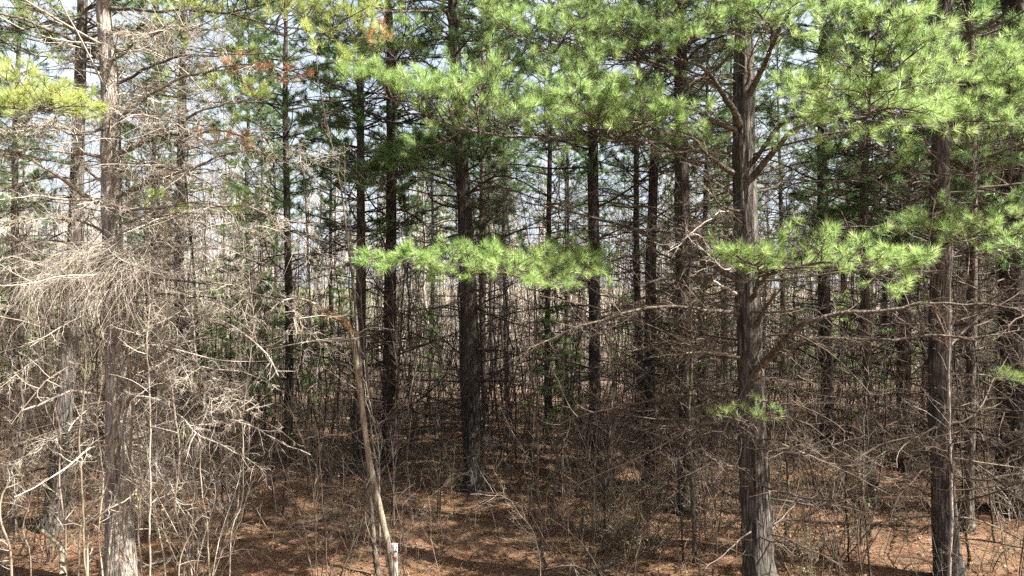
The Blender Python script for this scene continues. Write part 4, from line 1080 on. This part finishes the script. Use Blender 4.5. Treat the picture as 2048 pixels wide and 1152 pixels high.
def stem_thing(name, pix, r0, r1, mat, label, cat, ground=True, S=8, twigs=8, Lf=0.15, sub=3, tmat='shrub', jit=0.006, buds=0, group=None, part="trunk"):
    pts = [P(*q) for q in pix]
    if ground:
        b = pts[0].copy(); b[2] = float(gz(b[0], b[1])) - 0.04
        if pts[0][2] - b[2] > 0.08: pts = [b] + pts
        else: pts[0] = b
    m = smooth_path(pts, max(14, int(path_len(np.array(pts)) / 0.12)), jit)
    rad = taper(r0, r1, len(m))
    if cat == "vine":
        a = Acc(); a.tubes(m[None], rad, S)
        b, br = twigs_on(a, m[None], rad, twigs, 0.3, 1.0, Lf, 0.005, 7, 0.14, 0.15, (30, 70), 3.0, mat=1)
        twigs_on(a, b, br, sub, 0.2, 1.0, 0.42, 0.0028, 5, 0.15, 0.2, (25, 60), 3.0, mat=1)
        o = a.build(name, [M[mat], M[tmat]], None, origin=m[0]); o.location = m[0]
        return tag(o, label, cat, group)
    root = empty(name, m[0], label, cat, group)
    a = Acc(); a.tubes(m[None], rad, S); a.build(part, M[mat], root)
    if twigs:
        b, br = twigs_on(None, m[None], rad, twigs, 0.3, 1.0, Lf, 0.005, 7, 0.14, 0.15, (30, 70), 3.0)
        c_, cr = twigs_on(None, b, br, sub, 0.2, 1.0, 0.42, 0.0028, 5, 0.15, 0.2, (25, 60), 3.0)
        for i in range(len(b)):
            e = Acc(); e.tubes(b[i:i + 1], br[i:i + 1], 4); e.tubes(c_[i * sub:(i + 1) * sub], cr[i * sub:(i + 1) * sub], 3)
            nb = -(-buds // len(b))
            if nb:
                k = i * sub + rng.integers(0, sub, nb); p, _, _ = along(c_, cr, k, 0.4 + 0.6 * rng.random(nb)); e.leaves(p, 0.03, 1)
            e.build("branch", [M[tmat], M['bud']], root)
    return root
stem_thing("sapling", [(758, 1150, 9.5), (750, 1110, 9.5), (738, 960, 9.5), (728, 820, 9.5), (716, 680, 9.5), (705, 560, 9.5), (690, 430, 9.5), (672, 330, 9.5), (655, 250, 9.5), (640, 180, 9.5), (632, 100, 9.5)], 0.036, 0.006, 'bark_mid', "slender leaning sapling close beside the broken snag", "sapling", twigs=22, Lf=0.12, sub=5)
stem_thing("sapling", [(1899, 1152, 8.9), (1903, 1000, 8.9), (1900, 880, 8.9), (1897, 760, 8.9), (1899, 640, 8.9), (1905, 480, 8.9)], 0.026, 0.008, 'pale', "pale smooth sapling standing right against the reddish right pine", "sapling", twigs=18, Lf=0.2, sub=5, tmat='dead_pale')
stem_thing("sapling", [(760, 1000, 10.2), (757, 900, 10.1), (745, 830, 10.0), (733, 770, 9.9), (728, 720, 9.9)], 0.012, 0.005, 'pale', "pale crooked sapling with fat swelling buds right of the snag", "sapling", twigs=16, Lf=0.55, sub=6, tmat='dead_pale', buds=60)
stem_thing("sapling", [(1131, 905, 16.5), (1131, 700, 16.5), (1132, 450, 16.5), (1134, 250, 16.5)], 0.035, 0.015, 'bark_dark', "pole thin black sapling left of the straight black pine", "sapling", twigs=30, Lf=0.12, sub=5, tmat='dead_dark')
stem_thing("dead_trunk", [(321, 890, 16.6), (323, 800, 16.6), (327, 650, 16.6), (331, 500, 16.6), (333, 330, 16.6)], 0.08, 0.05, 'yellow', "yellow barkless dead trunk standing right of the vine hung pine", "dead tree", twigs=16, Lf=0.12, sub=4, tmat='dead_pale', S=12)
stem_thing("sapling", [(618, 1000, 12.9), (616, 850, 12.9), (622, 700, 12.9), (616, 500, 12.9), (604, 300, 12.9)], 0.03, 0.012, 'bark_mid', "grey sapling left of the broken snag", "sapling", twigs=24, Lf=0.14, sub=5)
stem_thing("sapling", [(1390, 1130, 9.9), (1386, 1000, 9.9), (1378, 850, 9.9), (1384, 700, 9.9), (1378, 560, 9.9)], 0.035, 0.014, 'bark_mid', "brown mossy sapling left of the stout limbed pine", "sapling", twigs=40, Lf=0.18, sub=6, buds=60)
stem_thing("sapling", [(1740, 1150, 9.4), (1732, 1060, 9.5), (1726, 1000, 9.6), (1712, 930, 9.7), (1690, 850, 9.8)], 0.016, 0.004, 'bark_mid', "short bent sapling between the stout limbed pine and the reddish pine", "sapling", twigs=16, Lf=0.3, sub=6, buds=50)

def post():
    d = 9.15; x = (789 - 1024) * d / F
    g = float(gz(x, d)); top = CAM_H - (1086 - 576) * d / F; h = top - g
    root = empty("marker_post", (x, d, g), "short white marker post at the foot of the leaning snag", "marker post")
    def plate(nm, w, t, z0, z1, cx, y0, m, rnd=0.0):
        a = Acc()
        # outline with rounded upper corners, extruded to its thickness
        pts = [(-w / 2, z0), (w / 2, z0)]
        if rnd:
            pts += [(w / 2 - rnd + rnd * math.cos(q), z1 - rnd + rnd * math.sin(q)) for q in np.linspace(0, math.pi / 2, 6)]
            pts += [(-w / 2 + rnd - rnd * math.sin(q), z1 - rnd + rnd * math.cos(q)) for q in np.linspace(0, math.pi / 2, 6)]
        else: pts += [(w / 2, z1), (-w / 2, z1)]
        n = len(pts)
        bow = lambda u: 0.012 * (1 - (2 * u / w) ** 2) if rnd else 0
        f = [(cx + u, y0 - bow(u), z) for u, z in pts]; b = [(cx + u, y0 + t - bow(u), z) for u, z in pts]
        cen = np.mean(np.array(f), 0); cb = np.mean(np.array(b), 0)
        v = np.array(f + b + [tuple(cen), tuple(cb)])
        q = [(i, (i + 1) % n, n + (i + 1) % n, n + i) for i in range(n)]
        tr_ = [((i + 1) % n, i, 2 * n) for i in range(n)] + [(n + i, n + (i + 1) % n, 2 * n + 1) for i in range(n)]
        a.add(v + np.array([x, d, g]), quads=q, tris=tr_)
        return a.build(nm, m, root, smooth=False)
    plate("post", 0.088, 0.022, -0.15, h, 0, -0.02, M['white'], 0.02)
    plate("brown_band", 0.070, 0.004, h - 0.115, h - 0.090, 0.004, -0.0365, M['mark_brown'])
    plate("orange_mark", 0.050, 0.004, h - 0.235, h - 0.17, 0.002, -0.0365, M['mark_orange'])
post()

# ------------------------------------------------------------------ vines and the drooping tangle on the left pine
def tangle():
    N = 950
    nodes = np.array([P(*q) for q in ((215, 512, 8.4), (170, 530, 8.3), (255, 515, 8.35), (130, 560, 8.3), (290, 530, 8.3), (225, 560, 8.25), (190, 505, 8.5), (320, 545, 8.2))])
    k = rng.choice(len(nodes), N, p=[.26, .15, .16, .09, .10, .09, .09, .06])
    c0 = nodes[0]
    an = np.where(rng.random(N) < 0.6, rng.normal(3.4, 0.8, N), rng.random(N) * 6.283)
    st = nodes[k] + rng.normal(0, 0.10, (N, 3)) * np.array([1.3, 1, 0.6])
    d = np.stack([np.cos(an) * 1.1, np.sin(an) * 0.9 - 0.2, rng.uniform(-0.1, 0.75, N)], 1)
    s = grow(st, d, 0.30 + 1.0 * rng.random(N) ** 1.6, 14, 0.17, rng.uniform(-4.2, -1.2, N))
    a = Acc(); r = taper(rng.uniform(0.0014, 0.0040, N), 0.0009, 14); a.tubes(s, r, 3)
    twigs_on(a, s, r, 3, 0.15, 1.0, 0.28, 0.0018, 6, 0.18, -0.6, (20, 70), 3.0)
    # a few thick old canes carry the mop
    m = np.array([smooth_path([P(*q) for q in c], 16, 0.02) for c in (((262, 640, 8.5), (240, 540, 8.4), (190, 512, 8.3), (120, 560, 8.2), (70, 640, 8.2)), ((255, 620, 8.5), (262, 530, 8.4), (300, 512, 8.3), (330, 570, 8.2), (340, 680, 8.2)), ((230, 600, 8.4), (215, 515, 8.4), (180, 545, 8.2), (168, 640, 8.2), (172, 740, 8.2)))])
    a.tubes(m, taper(np.full(3, 0.011), 0.005, 16), 6)
    o = a.build("vine_tangle", M['dead_pale'], None, origin=c0); o.location = c0
    tag(o, "drooping mop of bleached twigs and tendrils draped over the left pine", "vine tangle")
tangle()
VINES = [
    ([(240, 1150, 8.3), (247, 1050, 8.5), (258, 930, 8.55), (264, 800, 8.55), (255, 700, 8.5), (262, 590, 8.5)], 0.026, "thick shaggy vine climbing the front of the left pine"),
    ([(366, 1150, 8.2), (372, 1080, 8.1), (350, 1010, 8.0), (358, 930, 8.0), (350, 830, 8.0), (342, 760, 8.0), (322, 680, 8.1), (300, 600, 8.2), (285, 520, 8.3)], 0.013, "long pale wavy vine hanging right of the left pine"),
    ([(300, 790, 8.0), (294, 700, 8.0), (298, 600, 8.0), (288, 530, 8.1), (275, 505, 8.2)], 0.012, "straight grey vine hanging down beside the twig mop"),
    ([(132, 1150, 8.4), (130, 1050, 8.3), (118, 960, 8.3), (122, 880, 8.3), (105, 800, 8.3)], 0.016, "pale upright vine stem left of the vine hung pine"),
    ([(170, 1090, 8.2), (164, 980, 8.2), (158, 880, 8.2), (168, 790, 8.2), (172, 700, 8.3)], 0.013, "thin twisted vine just left of the vine hung trunk"),
    ([(176, 1085, 8.3), (184, 1050, 8.2), (215, 1020, 8.15), (255, 1000, 8.2), (275, 975, 8.4)], 0.016, "arched vine looping onto the left pine near its foot"),
    ([(160, 1060, 8.6), (185, 1010, 8.5), (208, 985, 8.5), (222, 930, 8.6), (228, 860, 8.65)], 0.016, "vine joining the left pine from its left side"),
    ([(458, 1150, 8.4), (462, 1060, 8.5), (484, 1000, 8.6), (487, 880, 8.6), (492, 770, 8.6), (505, 650, 8.6), (498, 540, 8.6)], 0.008, "thin vine hanging alone between the left pine and the snag"),
    ([(360, 1120, 8.0), (385, 1060, 8.0), (402, 1010, 8.0), (430, 950, 8.0), (470, 880, 7.9)], 0.009, "pale straight whip leaning right from the wavy vine foot"),
    ([(330, 1150, 8.2), (316, 1060, 8.2), (300, 1000, 8.2), (280, 960, 8.3), (262, 920, 8.5)], 0.012, "pale vine leaving the right foot of the left pine"),
    ([(22, 1150, 8.2), (18, 1090, 8.1), (2, 1040, 8.0), (4, 990, 8.0), (30, 950, 8.0)], 0.018, "crooked pale stem at the bottom left corner"),
    ([(215, 1150, 8.4), (228, 1020, 8.55), (246, 900, 8.6), (226, 780, 8.6), (244, 660, 8.55), (222, 560, 8.6), (236, 440, 8.65), (214, 330, 8.65), (226, 200, 8.7)], 0.014, "slim vine winding up the front of the left pine to the top"),
    ([(282, 1150, 8.3), (276, 1040, 8.35), (286, 930, 8.4), (270, 820, 8.4), (280, 700, 8.4), (262, 610, 8.5)], 0.012, "straight vine close against the right flank of the left pine"),
    ([(205, 1150, 8.3), (198, 1060, 8.3), (206, 960, 8.35), (196, 850, 8.4), (204, 740, 8.4), (190, 640, 8.4)], 0.011, "straight vine close against the left flank of the left pine"),
    ([(420, 1150, 8.6), (412, 1050, 8.6), (400, 940, 8.5), (410, 820, 8.5), (392, 700, 8.4), (380, 600, 8.4), (350, 520, 8.4)], 0.009, "long thin vine between the wavy vine and the lone thin vine"),
    ([(60, 1110, 8.6), (45, 1060, 8.6), (60, 1000, 8.6), (65, 930, 8.6), (50, 850, 8.6), (58, 740, 8.6)], 0.010, "slim vine left of the leaning pine"),
]
for pix, r, lab in VINES:
    stem_thing("vine", pix, r, r * 0.5, 'vine', lab, "vine", ground=True, S=7, twigs=14, Lf=0.22, sub=4, tmat='dead_pale', jit=0.012, part="stem", group="vines by the left pine")

# rust coloured dead needle sprays caught among the twigs of the left pine
for pix, lab in (([(400, 150, 8.3), (470, 138, 8.1), (540, 145, 7.9), (610, 158, 7.8)], "upper spray of rusty dead needles"), ([(372, 300, 8.3), (420, 288, 8.2), (460, 285, 8.1), (500, 282, 8.0)], "lower spray of rusty dead needles"),
                 ([(760, 110, 7.6), (757, 85, 7.5), (765, 60, 7.5)], "small upright rusty sprig")):
    live_limb(A if pix[0][0] < 700 else Kp, pix, 0.007, 'needle_dead', label=lab, f0=0.1, Lmax=0.26, upb=0.2, gap=0.08, nl=26, L=0.085, dens=0.9, dead_in=4, wood='snag')

# ------------------------------------------------------------------ fallen wood
def log(p0, p1, r0, r1, mat, label, branches=6, name="fallen_branch"):
    m = smooth_path([p0, (np.array(p0) + p1) / 2 + np.array([0.05, 0.08, 0.03]), p1], 20, 0.012)
    m[:, 2] = np.maximum(m[:, 2], gz(m[:, 0], m[:, 1]) + r0 * 0.6)
    root = empty(name, m[0], label, "fallen branch")
    a = Acc(); trunk_tube(a, np.column_stack([m, np.linspace(r0, r1, len(m))]), 12, 0.08, 0.12, 0.0)
    a.build("stem", M[mat], root)
    if branches:
        rad = taper(r0, r1, 20)
        b, br = twigs_on(None, m[None], rad, branches, 0.2, 1, 0.3, 0.006, 6, 0.15, 0.2, (40, 80), 2.0)
        c_, cr = twigs_on(None, b, br, 4, 0.2, 1, 0.4, 0.003, 5, 0.2, 0.1, (30, 70), 2.0)
        for i in range(len(b)):
            e = Acc(); e.tubes(b[i:i + 1], br[i:i + 1], 4); e.tubes(c_[i * 4:i * 4 + 4], cr[i * 4:i * 4 + 4], 3); e.build("branch", M['dead'], root)
def G(px, py):
    d = CAM_H * F / (py - 576); x = (px - 1024) * d / F
    return np.array([x, d, float(gz(x, d)) + 0.02])
log(P(85, 1060, 8.7), P(126, 1150, 8.3), 0.030, 0.036, 'snag', "short broken log leaning at the lower left", 0)
log(G(560, 1075), G(690, 1040), 0.022, 0.01, 'dead' if 'dead' in M else 'limb', "dark crooked branch lying on the needles in front of the snag", 6)
log(G(1180, 1150), G(1260, 1110), 0.03, 0.015, 'limb', "mossy branch lying at the bottom centre", 8)
log(G(280, 1150), G(420, 1125), 0.018, 0.009, 'pale', "straight pale stick lying right of the left pine foot", 4)
log(P(1955, 930, 9.6), P(2060, 1020, 9.0), 0.012, 0.02, 'limb', "brown dead branch leaning at the right edge", 8)
log(G(1230, 765), G(1420, 775), 0.07, 0.05, 'pale', "pale log lying far back right of the straight black pine", 0, "fallen_log")
log(G(980, 780), G(1090, 768), 0.06, 0.05, 'pale', "pale log lying far back behind the thick central pine", 0, "fallen_log")
log(G(860, 840), G(930, 835), 0.04, 0.03, 'limb', "fallen grey log left of the thick central pine", 3, "fallen_log")
# whip shrub lit in the middle foreground
stem_thing("bare_shrub", [(1080, 1120, 9.2), (1065, 1060, 8.9), (1040, 1030, 8.8), (1020, 1000, 8.7), (985, 985, 8.7)], 0.009, 0.003, 'dead_pale', "pinkish pale many twigged whip lit in the middle foreground", "shrub", twigs=26, Lf=0.5, sub=4, tmat='dead_pale', part="stem")

# ------------------------------------------------------------------ the leafless wood beyond
def bare_tree(H, r, seed, lo=False):
    a = Acc(); b = Acc()
    K = 12; z = np.linspace(0, H, K)
    w = np.cumsum(rng.normal(0, 0.07, (K, 2)), 0)
    m = np.stack([w[:, 0], w[:, 1], z - 0.1], 1)[None]
    rad = taper(r, 0.02, K)
    a.tubes(m, rad, 6)
    n1 = 22 if not lo else 18
    p, pr = twigs_on(b, m, rad, n1, 0.22, 1.0, 0.34, r * 0.35, 7, 0.10, 0.7, (25, 55), 3.0, 4)
    q, qr = twigs_on(b, p, pr, 6 if not lo else 5, 0.25, 1.0, 0.45, r * 0.14, 5, 0.12, 0.4, (25, 55), 3.0)
    s, sr = twigs_on(b, q, qr, 5 if not lo else 4, 0.2, 1.0, 0.5, 0.012, 4, 0.14, 0.3, (25, 60), 3.0)
    if not lo: twigs_on(b, s, sr, 2, 0.3, 1.0, 0.5, 0.007, 3, 0.14, 0.3, (25, 60), 3.0)
    return a, b
BT = [bare_tree(H, r, 0) for H, r in ((13, 0.12), (15, 0.15), (11, 0.09), (14, 0.11))]
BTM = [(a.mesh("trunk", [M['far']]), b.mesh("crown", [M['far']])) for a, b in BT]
bts = []
tr = 0
while len(bts) < 130 and tr < 6000:
    tr += 1
    y = random.uniform(34, 62); x = (random.random() * 2 - 1) * 0.8 * y
    if not free(x, y, 1.3): continue
    taken.append((x, y))
    o = empty("bare_tree", (x, y, float(gz(x, y))), None, "bare tree"); o.rotation_euler = (0, 0, random.random() * 6.28)
    s = random.uniform(0.8, 1.1); o.scale = (s, s, s)
    tm, cm = BTM[random.randrange(4)]
    link("trunk", tm, o); link("crown", cm, o)
    g = gap_of(1024 + x * F / y)
    o['label'] = "pale leafless tree in the sunlit wood far behind, %s" % g; o['group'] = "far leafless trees %s" % g
    bts.append(o)
def far_wood():
    a = Acc()
    protos = []
    for H, r in ((12, 0.12), (14, 0.14), (10, 0.10)):
        t, b = bare_tree(H, r, 1, True)
        vs_, qs_, ts_, n0 = [], [], [], 0
        for src in (t, b):
            for v, ti, q in zip(src.v, src.tint, src.q): pass
            vs_.append(np.concatenate(src.v)); ts_.append(np.concatenate(src.tint)); qs_.append(np.concatenate(src.q) + n0); n0 += len(vs_[-1])
        protos.append((np.concatenate(vs_), np.concatenate(qs_), np.concatenate(ts_)))
    for _ in range(420):
        y = 58 + 75 * random.random() ** 1.2; x = (random.random() * 2 - 1) * 0.8 * y
        v, q, t = protos[random.randrange(3)]
        an = random.random() * 6.283; s = random.uniform(0.8, 1.25)
        R = np.array([[math.cos(an), -math.sin(an), 0], [math.sin(an), math.cos(an), 0], [0, 0, 1]])
        a.add(v @ R.T * s + np.array([x, y, float(gz(x, y))]), quads=q, tint=t)
    # the thin stems of its undergrowth
    N = 4200
    y = 33 + 60 * rng.random(N) ** 1.3; x = (rng.random(N) * 2 - 1) * 0.8 * y
    st = np.stack([x, y, gz(x, y) - 0.05], 1); d = np.stack([rng.normal(0, 0.17, N), rng.normal(0, 0.17, N), np.ones(N)], 1)
    q = grow(st, d, rng.uniform(2.0, 7.5, N), 6, 0.05, 0.1); r = taper(0.010 + 0.05 * rng.random(N) ** 3, 0.006, 6)
    a.tubes(q, r, 3)
    twigs_on(a, q, r, 4, 0.2, 1.0, 0.3, 0.009, 4, 0.12, 0.3, (25, 60), 3.0)
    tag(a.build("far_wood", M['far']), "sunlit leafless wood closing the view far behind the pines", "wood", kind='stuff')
far_wood()
